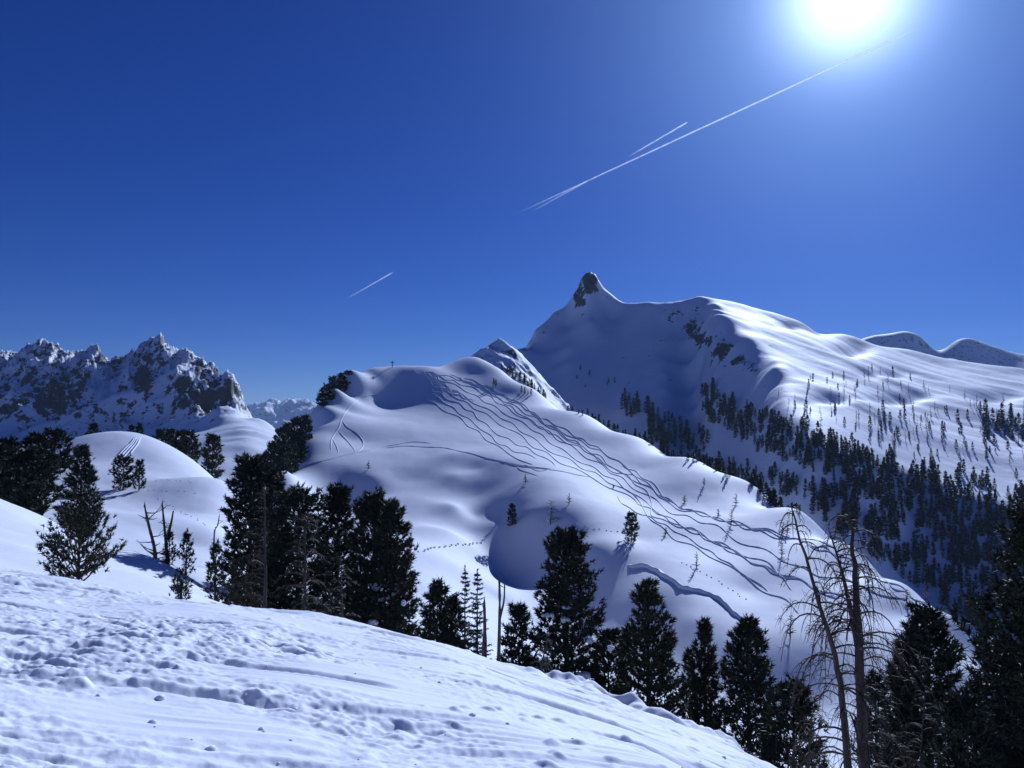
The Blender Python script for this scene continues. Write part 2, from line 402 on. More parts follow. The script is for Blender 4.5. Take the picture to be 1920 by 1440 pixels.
def mo_relief(X, Y, Z, U, D):
    px, py = pix(X, Y, Z); rk = mo_rockmask(px, py)
    r = 3.0*fbm(X*0.006, Y*0.006, 2, 121)*smooth(D, 600, 800) + 0.35*fbm(X*0.03, Y*0.03, 3, 126)
    r = r + rk*(14*ridged(X*0.03, Y*0.02, 4, 131) - 6)*smooth(D, 700, 900)*(0.45 if True else 1)
    # wind-rolls running along the sunny shoulder
    for (hx, hy, rx, ry, dp) in [(1548, 612, 34, 12, 10), (1600, 655, 30, 11, 9), (1480, 610, 30, 8, 5), (1660, 700, 40, 8, 5), (1700, 745, 60, 9, 5), (1880, 745, 50, 10, 6), (1560, 750, 50, 8, 4)]:
        r = r - dp*np.exp(-((px-hx)/rx)**2-((py-hy)/ry)**2)
    sh = smooth(px, 1340, 1480)*smooth(D, 620, 760)*(1-smooth(D, 1150, 1330))
    a = 0.35; A = X*math.cos(a)-Y*math.sin(a); B = X*math.sin(a)+Y*math.cos(a)
    r = r + sh*(5.0*perlin(A*0.0034, B*0.0085, 141) + 2.0*perlin(A*0.008, B*0.024, 145) + 0.5*perlin(A*0.02, B*0.07, 147))
    return r
def mo_attr(X, Y, Z, U, D, zx, zy):
    px, py = pix(X, Y, Z)
    return 0.02 + 0.76*mo_rockmask(px, py)
mount = Terrain('horn_mountain', MO, cols(850, 2380, 2.5), 360, 1500, 300, mo_relief, M['snow_far'], mo_attr, dense=0.05)

# --- rocky range on the left, with the lit apron at its foot
LR = {
 -500: [(900, 620), (850, 900), (820, 1080), (690, 1330), (760, 1450)],
 -250: [(900, 620), (850, 900), (820, 1080), (650, 1330), (740, 1450)],
 -80: [(900, 620), (850, 900), (820, 1080), (650, 1320), (740, 1450)],
 40: [(900, 620), (860, 900), (820, 1080), (740, 1190), (664, 1310), (740, 1450)],
 90: [(900, 620), (860, 900), (820, 1080), (740, 1190), (650, 1310), (740, 1450)],
 122: [(830, 1060), (740, 1195), (661, 1310), (740, 1450)],
 150: [(900, 620), (860, 880), (820, 1070), (740, 1190), (652, 1300), (740, 1450)],
 182: [(830, 1050), (740, 1190), (657, 1300), (740, 1450)],
 205: [(900, 620), (860, 860), (820, 1060), (740, 1200), (680, 1310), (750, 1450)],
 240: [(820, 1050), (740, 1180), (672, 1300), (750, 1450)],
 275: [(820, 1050), (730, 1180), (651, 1295), (740, 1450)],
 298: [(900, 620), (850, 840), (810, 1050), (730, 1170), (638, 1295), (740, 1450)],
 325: [(810, 1045), (730, 1160), (666, 1280), (750, 1450)],
 352: [(900, 620), (850, 800), (805, 1020), (730, 1150), (668, 1270), (750, 1440)],
 375: [(805, 1010), (740, 1130), (675, 1260), (750, 1430)],
 405: [(900, 610), (850, 760), (800, 980), (750, 1120), (706, 1230), (770, 1400)],
 436: [(900, 610), (850, 750), (800, 960), (765, 1100), (720, 1210), (790, 1380)],
 458: [(850, 740), (800, 940), (780, 1080), (757, 1170), (810, 1350)],
 500: [(900, 610), (860, 720), (820, 900), (795, 1060), (840, 1250)],
 560: [(900, 620), (870, 740), (845, 900), (830, 1000), (880, 1200)],
 640: [(920, 620), (890, 740), (880, 900), (900, 1200)],
}
def lr_env(U, D): return smooth(D, 1000, 1120)*(1-smooth(U, 455, 500))
def lr_rock(px, py):
    r = np.zeros(px.shape)
    for (x, y, rx, ry, w) in [(105, 745, 50, 46, 1.0), (150, 712, 16, 30, 0.7), (272, 705, 20, 42, 1.0), (385, 748, 66, 44, 1.0), (345, 725, 26, 26, 0.8), (430, 735, 24, 26, 1.0), (20, 775, 28, 26, 0.9), (215, 678, 14, 8, 0.9),
                              (92, 655, 16, 10, 0.8), (190, 670, 9, 14, 0.9), (298, 646, 14, 12, 0.9), (376, 690, 10, 18, 0.9), (55, 700, 14, 24, 0.7), (-80, 740, 70, 50, 0.9), (225, 780, 16, 10, 0.7), (-200, 720, 60, 40, 0.9)]:
        r = np.maximum(r, w*np.exp(-(((px-x)/rx)**2 + ((py-y)/ry)**2)))
    return r
def lr_relief(X, Y, Z, U, D):
    e = lr_env(U, D); wx = 22*fbm(X*0.008, Y*0.008, 2, 152); wy = 22*fbm(X*0.008, Y*0.008, 2, 154)
    px, py = pix(X, Y, Z); rk = smooth(lr_rock(px, py), 0.1, 0.75)
    A = (X+wx)*0.75 - (Y+wy)*0.66; B = (X+wx)*0.66 + (Y+wy)*0.75
    rib = ridged(A*0.0075, B*0.003, 3, 151, 0.5)
    rg = ridged(A*0.02, B*0.012, 5, 161, 0.58)
    crest = smooth(D, 1130, 1270)
    jag = ridged(X*0.023, Y*0.011, 5, 166, 0.68)
    return e*(30*(rib-0.8)*(1-0.85*crest) + (3+16*rk)*(rg-0.9)*(1-0.6*crest) + 12*(jag-1.0)*crest) + (1-e)*(4*fbm(X*0.008, Y*0.008, 3, 171)) - 1*e
def lr_attr(X, Y, Z, U, D, zx, zy):
    e = lr_env(U, D); sl = np.sqrt(zx*zx+zy*zy)
    px, py = pix(X, Y, Z)
    return 0.13 + e*(0.22*smooth(sl, 0.6, 1.6) + 0.56*lr_rock(px, py) + 0.06*smooth(D, 1150, 1260))
rocky = Terrain('rocky_range', LR, cols(-520, 660, 2.5), 600, 1480, 240, lr_relief, M['snow_rocky'], lr_attr, dense=0.06, flat=True)

# --- little white crest between hill and horn
SPUR = {
 820: [(800, 660), (760, 740), (720, 830), (760, 930)],
 870: [(780, 660), (720, 760), (686, 850), (730, 950)],
 892: [(760, 680), (700, 780), (664, 852), (710, 950)],
 912: [(760, 680), (700, 770), (651, 850), (700, 950)],
 938: [(760, 680), (700, 770), (640, 850), (690, 950)],
 958: [(760, 690), (700, 765), (650, 845), (700, 950)],
 975: [(760, 700), (710, 760), (672, 830), (720, 950)],
 1000: [(780, 690), (740, 745), (706, 800), (760, 920)],
 1060: [(810, 680), (790, 730), (770, 780), (800, 900)],
}
def spur_relief(X, Y, Z, U, D): return 4*(ridged(X*0.03+Y*0.02, Y*0.012-X*0.01, 4, 191)-0.8)*smooth(D, 740, 800) + 1.0*fbm(X*0.03, Y*0.03, 3, 195)
def spur_attr(X, Y, Z, U, D, zx, zy): return 0.22 + 0.3*np.exp(-((U-905)/18)**2)*smooth(D, 780, 850) + 0.22*smooth(fbm(X*0.03, Y*0.03, 2, 197), 0.1, 0.6)
spur = Terrain('snow_spur', SPUR, cols(815, 1070, 2.2), 655, 955, 110, spur_relief, M['snow_far'], spur_attr)

# --- far ranges
FP = {
 300: [(830, 6500), (790, 7600), (770, 8300), (800, 9500)],
 420: [(830, 6500), (790, 7600), (764, 8300), (800, 9500)],
 463: [(830, 6500), (790, 7600), (763, 8300), (800, 9500)],
 490: [(830, 6500), (790, 7600), (766, 8300), (800, 9500)],
 515: [(830, 6500), (795, 7500), (772, 8300), (800, 9500)],
 548: [(830, 6500), (790, 7500), (757, 8200), (800, 9500)],
 575: [(830, 6500), (795, 7500), (765, 8200), (800, 9500)],
 600: [(830, 6500), (800, 7500), (772, 8200), (805, 9500)],
 760: [(840, 6500), (800, 7500), (775, 8200), (805, 9500)],
}
def fp_relief(X, Y, Z, U, D): return 95*(ridged(X*0.0014, Y*0.0011, 5, 201, 0.55)-0.95)*smooth(D, 6700, 7600)
def fp_attr(X, Y, Z, U, D, zx, zy): return 0.2 + 0.25*smooth(np.sqrt(zx*zx+zy*zy), 0.6, 1.3)
M['snow_distant'] = snow_mat('snow_distant', [(0.004, 0.4, 20.0)], True, 0.008)
farp = Terrain('distant_peaks', FP, cols(290, 770, 2.4), 6400, 9600, 110, fp_relief, M['snow_distant'], fp_attr)
FR = {
 1450: [(800, 2200), (720, 2520), (660, 2800), (720, 3400)],
 1560: [(800, 2200), (720, 2520), (645, 2800), (720, 3400)],
 1640: [(800, 2200), (720, 2520), (628, 2800), (720, 3400)],
 1695: [(800, 2200), (720, 2520), (623, 2800), (720, 3400)],
 1725: [(800, 2200), (720, 2520), (631, 2800), (720, 3400)],
 1760: [(800, 2200), (720, 2520), (657, 2800), (720, 3400)],
 1790: [(800, 2200), (720, 2520), (639, 2800), (720, 3400)],
 1815: [(800, 2200), (720, 2520), (634, 2800), (720, 3400)],
 1870: [(800, 2200), (720, 2520), (653, 2800), (720, 3400)],
 1920: [(800, 2200), (720, 2520), (664, 2800), (720, 3400)],
 2050: [(800, 2200), (720, 2520), (655, 2800), (720, 3400)],
 2250: [(800, 2200), (740, 2520), (690, 2800), (740, 3400)],
}
def fr_relief(X, Y, Z, U, D): return 4*fbm(X*0.006, Y*0.006, 4, 211)
def fr_attr(X, Y, Z, U, D, zx, zy): return 0.28 + 0.16*smooth(np.sqrt(zx*zx+zy*zy), 0.7, 1.2)
farr = Terrain('distant_ridge', FR, cols(1440, 2270, 3.0), 2150, 3450, 90, fr_relief, M['snow_far'], fr_attr, dense=0.03)

# --- valley floor sheet out to the horizon
n_ = 64; a_ = np.linspace(0, 2*np.pi, n_, endpoint=False)
rr_ = [0, 2000, 10000, 60000]
vv = [(0, 0, -420)] + [(r*math.cos(a), r*math.sin(a), -420) for r in rr_[1:] for a in a_]
ff3 = np.array([(0, 1+i, 1+(i+1) % n_) for i in range(n_)])
ff4 = np.array([(1+k*n_+i, 1+(k+1)*n_+i, 1+(k+1)*n_+(i+1) % n_, 1+k*n_+(i+1) % n_) for k in range(2) for i in range(n_)])
mesh_obj('valley_ground', vv, [ff3, ff4], M['snow_plain'], kind='structure')
#@@STAGE2
# ---------------------------------------------------------------- plant and small-object materials
def foliage_mat(name, c0, c1, c2):
    m, t, b, out = new_mat(name)
    geo = N(t, 'ShaderNodeNewGeometry'); oi = N(t, 'ShaderNodeObjectInfo')
    n1 = noise(t, 1.7, 3, 0.6, geo.outputs['Position'])
    r = ramp(t, [(0.25, c0), (0.5, c1), (0.78, c2)])
    ad = N(t, 'ShaderNodeMath', operation='MULTIPLY_ADD'); ad.inputs[1].default_value = 0.30; 
    t.links.new(oi.outputs['Random'], ad.inputs[0]); 
    sb = N(t, 'ShaderNodeMath', operation='SUBTRACT'); sb.inputs[1].default_value = 0.15
    t.links.new(n1.outputs['Fac'], sb.inputs[0]); t.links.new(sb.outputs[0], ad.inputs[2])
    t.links.new(ad.outputs[0], r.inputs[0]); t.links.new(r.outputs[0], b.inputs['Base Color'])
    b.inputs['Roughness'].default_value = 0.6; b.inputs['Specular IOR Level'].default_value = 0.25
    return m
M['needles'] = foliage_mat('pine_needles', (0.014, 0.022, 0.014), (0.026, 0.036, 0.020), (0.055, 0.052, 0.024))
M['needles_far'] = foliage_mat('far_pine_needles', (0.016, 0.022, 0.018), (0.028, 0.034, 0.022), (0.05, 0.045, 0.028))
M['spruce'] = foliage_mat('spruce_needles', (0.016, 0.026, 0.018), (0.028, 0.042, 0.026), (0.045, 0.055, 0.03))
M['larch_twigs'] = foliage_mat('larch_twigs', (0.022, 0.017, 0.014), (0.04, 0.028, 0.021), (0.075, 0.05, 0.034))
M['larch_far'] = foliage_mat('far_larch_twigs', (0.06, 0.035, 0.025), (0.10, 0.055, 0.036), (0.15, 0.085, 0.055))
def bark_mat(name, a, b_, sc=14):
    m, t, b, out = new_mat(name)
    tcn = N(t, 'ShaderNodeTexCoord'); mp = N(t, 'ShaderNodeMapping'); mp.inputs['Scale'].default_value = (1, 1, 0.22)
    t.links.new(tcn.outputs['Object'], mp.inputs[0])
    n1 = noise(t, sc, 6, 0.65, mp.outputs[0]); r = ramp(t, [(0.35, a), (0.68, b_)]); t.links.new(n1.outputs['Fac'], r.inputs[0])
    t.links.new(r.outputs[0], b.inputs['Base Color']); b.inputs['Roughness'].default_value = 0.9
    bp = N(t, 'ShaderNodeBump'); bp.inputs['Strength'].default_value = 0.7; bp.inputs['Distance'].default_value = 0.02
    t.links.new(n1.outputs['Fac'], bp.inputs['Height']); t.links.new(bp.outputs[0], b.inputs['Normal'])
    return m
M['bark'] = bark_mat('pine_bark', (0.030, 0.024, 0.020), (0.085, 0.068, 0.055))
M['bark_larch'] = bark_mat('larch_bark', (0.022, 0.017, 0.015), (0.065, 0.05, 0.042))
M['deadwood'] = bark_mat('grey_deadwood', (0.03, 0.026, 0.024), (0.10, 0.088, 0.078), 22)
M['timber'] = bark_mat('weathered_timber', (0.05, 0.04, 0.03), (0.10, 0.08, 0.06), 8)

class MB:
    def __init__(self): self.v = []; self.f3 = []; self.f4 = []; self.n = 0
    def add(self, v, f3=None, f4=None):
        self.v.append(np.asarray(v, np.float64))
        if f3 is not None and len(f3): self.f3.append(np.asarray(f3)+self.n)
        if f4 is not None and len(f4): self.f4.append(np.asarray(f4)+self.n)
        self.n += len(v)
    def arrays(self):
        fs = []
        if self.f3: fs.append(np.concatenate(self.f3))
        if self.f4: fs.append(np.concatenate(self.f4))
        return np.concatenate(self.v), fs
    def tube(self, P, R, sides=5):
        P = np.asarray(P, float); R = np.asarray(R, float); n = len(P)
        T = np.gradient(P, axis=0); T /= np.linalg.norm(T, axis=1, keepdims=True)+1e-9
        ref = np.where(np.abs(T[:, 2:3]) > 0.9, np.array([[1.0, 0, 0]]), np.array([[0, 0, 1.0]]))
        A = np.cross(T, ref); A /= np.linalg.norm(A, axis=1, keepdims=True)+1e-9; B = np.cross(T, A)
        a = np.linspace(0, 2*np.pi, sides, endpoint=False)
        v = P[:, None] + R[:, None, None]*(np.cos(a)[None, :, None]*A[:, None] + np.sin(a)[None, :, None]*B[:, None])
        i = np.arange(n*sides).reshape(n, sides); j = np.roll(i, -1, axis=1)
        f = np.stack([i[:-1], j[:-1], j[1:], i[1:]], -1).reshape(-1, 4)
        self.add(v.reshape(-1, 3), None, f)
    def build(self, name, mat, parent=None, smooth_=False, **kw):
        v, fs = self.arrays(); return mesh_obj(name, v, fs, mat, parent, smooth_, **kw)
def unit(v): return v/(np.linalg.norm(v, axis=-1, keepdims=True)+1e-9)
def blades(mb, r, cen, dirs, size, nb, width=0.13, spread=0.75):
    """needle bundles: nb narrow blades fanning from each centre"""
    n = len(cen); d = unit(np.repeat(dirs, nb, 0) + spread*r.normal(size=(n*nb, 3)))
    c = np.repeat(cen, nb, 0); sz = np.repeat(np.broadcast_to(size, (n,)), nb)[:, None]*r.uniform(0.7, 1.2, (n*nb, 1))
    p = unit(np.cross(d, r.normal(size=d.shape)))*sz*width
    b = c - d*sz*0.25
    v = np.stack([b-p, b+p, c+d*sz*0.85], 1).reshape(-1, 3)
    mb.add(v, np.arange(len(v)).reshape(-1, 3))

def pine_parts(r, Ht, R, tuft=0.26, nb=8, dens=1.0, low=0.06, shape=0.55, up=0.5, lean=(0, 0), step=0.34, wide=1.0, width=0.13):
    """stone pine: trunk, limbs and needle crown as three builders (base at origin)"""
    tr, lb, cr = MB(), MB(), MB()
    zz = np.linspace(0, 1, 8)
    tx = lambda h: np.stack([lean[0]*h**1.5*Ht + 0*h, lean[1]*h**1.5*Ht + 0*h, h*Ht], -1)
    r0 = max(0.05, Ht*0.018)
    tp = tx(zz); tp[0, 2] = -0.25
    tr.tube(tp, r0*(1.15-zz*1.1).clip(0.04), 7 if tuft < 1 else 3)
    h = low*Ht; phase = 0
    C_, D_, S_ = [], [], []
    while h < Ht*0.985:
        f = h/Ht
        prof = (1-f)**shape*min(1.0, 0.62+1.6*f)                       # widest in the lower third
        n = int(r.integers(4, 7)) if tuft < 1.5 else 4; phase += r.uniform(0.4, 1.2)
        for k in range(n):
            az = phase + 2*np.pi*k/n + r.normal(0, 0.22)
            L = wide*R*prof*r.uniform(0.62, 1.16)*(1.25 if r.random() < 0.07 else 1) + 0.05*R
            el0 = 0.05 + up*f + r.normal(0, 0.12); curve = 0.35*up + 0.3*r.random()
            hd = np.array([math.cos(az), math.sin(az), 0.0])
            s = np.linspace(0, 1, 5)[:, None]
            base = tx(np.array([f]))[0] + [0, 0, r.normal(0, 0.08)]
            pts = base + hd*L*s*(1-0.12*s) + np.array([0, 0, 1.0])*L*(el0*s + curve*s*s)
            if L > 0.25: lb.tube(pts, np.linspace(0.018+0.012*L, 0.006, 5), 3)
            nt = max(3 if tuft < 1.5 else 2, int(dens*L*6.5/ (tuft/0.26)))
            ss = np.sqrt(r.uniform(0.05, 1.0, nt)); ss[0] = 1.0
            lat = np.array([-hd[1], hd[0], 0]); off = r.normal(0, 1, nt)*(0.30*L*(1.08-ss)+0.10*L+0.04)
            c = base + hd*(L*ss*(1-0.12*ss))[:, None] + np.array([0, 0, 1.0])*(L*(el0*ss+curve*ss*ss))[:, None] + lat*off[:, None]
            c[:, 2] += np.abs(off)*0.35 + r.normal(0, 0.04, nt)
            d = unit(hd*(0.55+0.4*ss)[:, None] + lat*(off*1.2)[:, None] + np.array([0, 0, 0.55+up*0.8]))
            C_.append(c); D_.append(d); S_.append(np.full(nt, tuft)*r.uniform(0.75, 1.25, nt))
        h += step*r.uniform(0.75, 1.25)*(1.0 if f < 0.8 else 0.6)
    top = tx(np.array([1.0]))[0]; k = 7
    C_.append(top + r.normal(0, 0.05, (k, 3)) - [[0, 0, 0.1]]*k); D_.append(unit(np.array([[0, 0, 1.0]])+r.normal(0, 0.3, (k, 3)))); S_.append(np.full(k, tuft*1.1))
    blades(cr, r, np.concatenate(C_), np.concatenate(D_), np.concatenate(S_), nb, width)
    return tr, lb, cr

def spruce_parts(r, Ht, R):
    tr, lb, cr = MB(), MB(), MB()
    zz = np.linspace(0, 1, 6); tp = np.stack([0*zz, 0*zz, zz*Ht], -1); tp[0, 2] = -0.25
    tr.tube(tp, 0.075*(1.05-zz), 6)
    C_, D_ = [], []
    h = 0.08*Ht
    while h < Ht*0.97:
        f = h/Ht; n = 5
        for k in range(n):
            az = r.uniform(0, 2*np.pi); L = R*(1-f)**0.85*r.uniform(0.7, 1.15)+0.06; hd = np.array([math.cos(az), math.sin(az), 0.0]); lat = np.array([-hd[1], hd[0], 0])
            s = np.linspace(0, 1, 5)[:, None]
            dz = lambda q: L*(-0.25*(1-f)*q + 0.30*q*q)
            pts = [0, 0, h] + hd*L*s + np.array([0, 0, 1.0])*dz(s)
            lb.tube(pts, np.linspace(0.014, 0.004, 5), 3)
            nt = max(4, int(L*16)); q = np.linspace(0.12, 1.0, nt); sd = np.where(np.arange(nt) % 2, 1, -1)
            c = np.array([0, 0, h]) + hd*(L*q)[:, None] + np.array([0, 0, 1.0])*dz(q)[:, None] + lat*(sd*0.22*L*(1.1-q)*r.random(nt))[:, None]
            C_.append(c); D_.append(unit(hd*0.8 + lat*(sd*0.8)[:, None] + np.array([0, 0, -0.12])))
        h += 0.19*r.uniform(0.8, 1.2)
    t = np.linspace(0.93, 1.02, 8)*Ht; C_.append(np.stack([0*t, 0*t, t], -1)); D_.append(unit(np.array([[0, 0, 1.0]])+r.normal(0, 0.5, (8, 3))))
    blades(cr, r, np.concatenate(C_), np.concatenate(D_), 0.15, 5, 0.16, 0.45)
    return tr, lb, cr

def larch_branches(mb, r, axis, h0, h1, nbr, Lmax, droop=0.9, twig=9, tw=0.5, rad=0.016, side=None, knob=False):
    """bare larch: arching limbs with thin hanging twigs. axis: function h(0..1)->point"""
    out = mb if isinstance(mb, list) else None
    for k in range(nbr):
        if out is not None: mb = MB(); out.append(mb)
        f = h0 + (h1-h0)*(k+r.random())/nbr
        az = r.uniform(0, 2*np.pi) if side is None else side + r.normal(0, 0.8)
        L = Lmax*(1.05-0.75*(f-h0)/(1.001-h0))*r.uniform(0.45, 1.1)
        hd = np.array([math.cos(az), math.sin(az), 0.0]); lat = np.array([-hd[1], hd[0], 0]); bend = r.normal(0, 0.16)
        s = np.linspace(0, 1, 8); e0 = r.uniform(0.25, 0.7); dr = droop*r.uniform(0.6, 1.35)
        P = axis(f) + hd*(L*(s-0.18*dr*s**3))[:, None] + lat*(L*bend*s**2)[:, None] + np.array([0, 0, 1.0])*(L*(e0*s-dr*s**2.3))[:, None]
        mb.tube(P, np.linspace(rad*(0.6+0.5*L/Lmax), rad*0.22, 8), 4)
        for q in range(int(twig*L/Lmax)+2):
            g = r.uniform(0.2, 1.0); i = min(6, int(g*7)); a = g*7-i; p0 = P[i]*(1-a)+P[i+1]*a
            l = tw*L*r.uniform(0.25, 0.9)*(1.1-0.55*g); sd = 1 if r.random() < 0.5 else -1
            w = np.linspace(0, 1, 5)
            d1 = unit(hd*r.uniform(0.1, 0.8) + lat*sd*r.uniform(0.3, 1.0) + np.array([0, 0, r.uniform(-0.2, 0.5)]))
            Q = p0 + d1*(l*w*(1-0.25*w))[:, None] - np.array([0, 0, 1.0])*(l*droop*0.75*w**2)[:, None]
            mb.tube(Q, np.linspace(rad*0.32, rad*0.14, 5), 3)
            if r.random() < 0.75:
                i2 = int(r.integers(1, 4)); w3 = np.linspace(0, 1, 3)
                d2 = unit(d1 + r.normal(0, 0.8, 3)); Q2 = Q[i2] + d2*(0.4*l*w3)[:, None]
                mb.tube(Q2, np.linspace(rad*0.2, rad*0.12, 3), 3)

# snow lump used for clumps caught on branches and for clods
def lump(mb, r, c, rad, flat=0.6, rough=0.25, sub=1):
    import bmesh
    bm = bmesh.new(); bmesh.ops.create_icosphere(bm, subdivisions=sub, radius=1.0)
    v = np.array([q.co[:] for q in bm.verts]); f = np.array([[q.index for q in p.verts] for p in bm.faces]); bm.free()
    v = v*(1+rough*r.normal(size=(len(v), 1)))*np.array([1, 1, flat])*rad
    mb.add(v + np.asarray(c), f)

# ---------------------------------------------------------------- ski tracks, cracks and footprints on the hill
def crom(pts, n):
    P = np.array(pts, float); k = len(P); t = np.linspace(0, k-1, n); i = np.minimum(t.astype(int), k-2); u = (t-i)[:, None]
    p0, p1, p2, p3 = P[np.maximum(i-1, 0)], P[i], P[i+1], P[np.minimum(i+2, k-1)]
    return 0.5*((2*p1)+(-p0+p2)*u+(2*p0-5*p1+4*p2-p3)*u*u+(-p0+3*p1-3*p2+p3)*u**3)
def ground_path(T, pp):
    out = []
    for x, y in pp:
        h = T.hit(x, y)
        if h is None or (out and abs(h[1]-out[-1][1]) > 25): continue
        out.append(h)
    P = np.array(out)
    if len(P) > 7:
        k = np.array([1, 2, 3, 2, 1])/9.0; Q = np.stack([np.convolve(np.pad(P[:, j], 2, mode='edge'), k, 'valid') for j in range(3)], 1); P = Q
    return P
def ribbon(name, T, path2d, prof, fade=True, mat='snow_hill', label=None):
    P = ground_path(T, path2d)
    if len(P) < 4: return None
    tg = np.gradient(P[:, :2], axis=0); tg /= np.linalg.norm(tg, axis=1, keepdims=True)+1e-9
    nr = np.stack([-tg[:, 1], tg[:, 0]], 1); m = len(prof); n = len(P)
    V = np.zeros((n, m, 3)); e = np.minimum(1, np.minimum(np.arange(n), np.arange(n)[::-1])/4.0) if fade else np.ones(n)
    rr = 1+0.12*np.interp(np.arange(n), np.arange(0, n+8, 3), rng.normal(size=len(np.arange(0, n+8, 3))))
    for j, (w, hgt) in enumerate(prof):
        xy = P[:, :2] + nr*w
        z = np.array([T.z(a, b) for a, b in xy])
        V[:, j, :2] = xy; V[:, j, 2] = z + (hgt*e*rr if hgt > 0 else hgt)
    idx = np.arange(n*m).reshape(n, m); f = np.stack([idx[:-1, :-1], idx[:-1, 1:], idx[1:, 1:], idx[1:, :-1]], -1).reshape(-1, 4)
    return mesh_obj(name, V.reshape(-1, 3), f, M[mat], T.obj, True, label=label)
def wiggle(pts, amp, wav, ph=0.0, amp_end=None, step=2.5, wav_end=None):
    c = crom(pts, 40*len(pts)); seg = np.linalg.norm(np.diff(c, axis=0), axis=1); L = np.concatenate([[0], np.cumsum(seg)])
    n = int(L[-1]/step)+2; l = np.linspace(0, L[-1], n); c = np.stack([np.interp(l, L, c[:, 0]), np.interp(l, L, c[:, 1])], 1)
    tg = np.gradient(c, axis=0); tg /= np.linalg.norm(tg, axis=1, keepdims=True)+1e-9
    u = l/L[-1]; A = amp + ((amp_end if amp_end is not None else amp)-amp)*u
    Wv = wav + ((wav_end if wav_end is not None else wav)-wav)*u
    ph_ = ph + np.cumsum(np.concatenate([[0], np.diff(l)])*2*np.pi/Wv)
    o = A*np.sin(ph_ + 0.7*np.sin(ph_*0.37+ph))
    return c + np.stack([-tg[:, 1], tg[:, 0]], 1)*o[:, None]
SKI = [(-0.25, -0.04), (-0.07, 0.18), (0.04, 0.155), (0.22, -0.04)]
SKIN = [(-0.24, -0.04), (-0.07, 0.15), (0.04, 0.13), (0.22, -0.04)]
TRK = [
 [(796, 738), (812, 757), (850, 778), (885, 800), (915, 825), (945, 846), (975, 862), (1000, 874)],
 [(800, 730), (830, 755), (870, 778), (905, 803), (940, 832), (980, 852), (1010, 860)],
 [(803, 722), (840, 745), (880, 772), (915, 800), (955, 826), (1000, 848), (1030, 868), (1044, 878)],
 [(806, 716), (845, 738), (890, 765), (930, 790), (975, 820), (1010, 842), (1050, 866), (1090, 888), (1130, 905), (1165, 925), (1200, 950)],
 [(808, 710), (850, 732), (895, 757), (940, 782), (985, 812), (1030, 842), (1080, 868), (1120, 890), (1160, 915), (1205, 945), (1230, 985), (1290, 1020), (1350, 1050), (1400, 1085), (1450, 1115), (1500, 1150)],
 [(800, 703), (850, 722), (900, 748), (950, 776), (1000, 806), (1045, 836), (1090, 862), (1130, 885), (1170, 912), (1215, 945), (1250, 970), (1310, 1000), (1370, 1030), (1430, 1062), (1500, 1090), (1570, 1125)],
 [(795, 700), (855, 716), (905, 738), (960, 768), (1010, 797), (1055, 828), (1100, 855), (1140, 880), (1180, 905), (1225, 938), (1270, 965), (1330, 985), (1400, 1020), (1460, 1045), (1500, 1065), (1560, 1085), (1640, 1105), (1700, 1130)],
 [(790, 697), (850, 708), (905, 728), (950, 748), (1000, 775), (1040, 805), (1080, 832), (1120, 860), (1148, 880), (1190, 900), (1220, 940), (1225, 970), (1290, 990), (1340, 1020), (1420, 1050), (1470, 1080), (1540, 1105), (1600, 1135)],
 [(840, 702), (890, 720), (930, 740), (980, 770), (1030, 800), (1075, 828), (1120, 855), (1160, 885), (1205, 905), (1235, 930), (1260, 950), (1320, 965), (1390, 985), (1450, 1005), (1520, 1022), (1600, 1060), (1680, 1100), (1760, 1150)],
 [(855, 708), (905, 728), (955, 762), (1000, 790), (1060, 825), (1100, 845), (1145, 878), (1185, 895), (1215, 918)],
 [(862, 706), (900, 722), (945, 740), (985, 765), (1020, 790), (1060, 812), (1105, 838), (1150, 860), (1190, 890), (1225, 915), (1250, 935), (1290, 958), (1350, 975), (1430, 990), (1510, 1012), (1570, 1025)],
 [(905, 718), (935, 735), (970, 755), (1005, 778), (1045, 798), (1080, 820), (1125, 842), (1165, 870), (1205, 895), (1235, 920), (1262, 942), (1310, 962), (1380, 983), (1460, 1000), (1560, 1036), (1640, 1080), (1720, 1125)],
 [(1157, 928), (1180, 950), (1215, 970), (1250, 985), (1300, 1018), (1350, 1045), (1400, 1080), (1440, 1110)],
 [(1190, 942), (1230, 962), (1280, 988), (1330, 1010), (1390, 1045), (1450, 1075), (1490, 1105)],
]
for i, p in enumerate(TRK):
    ribbon('ski_track', hill, wiggle([(a+rng.normal(0, 2.2), b+rng.normal(0, 1.4)) for a, b in p], 2.0*rng.uniform(0.7, 1.3), 34*rng.uniform(0.8, 1.25), i*1.9, (4.6 if len(p) > 9 else 2.6)*rng.uniform(0.55, 1.2), wav_end=(84 if len(p) > 9 else 50)*rng.uniform(0.75, 1.3), step=2.0), SKI)
for i in range(8):                                     # tangle of turns near the top
    p = [(757+8*i, 691+1.2*i), (785+8*i, 702+3.4*i), (806+8*i, 716+3.2*i), (828+9*i, 735+3*i)]
    ribbon('ski_track', hill, wiggle(p, 3.2, 28, i*2.4), SKIN)
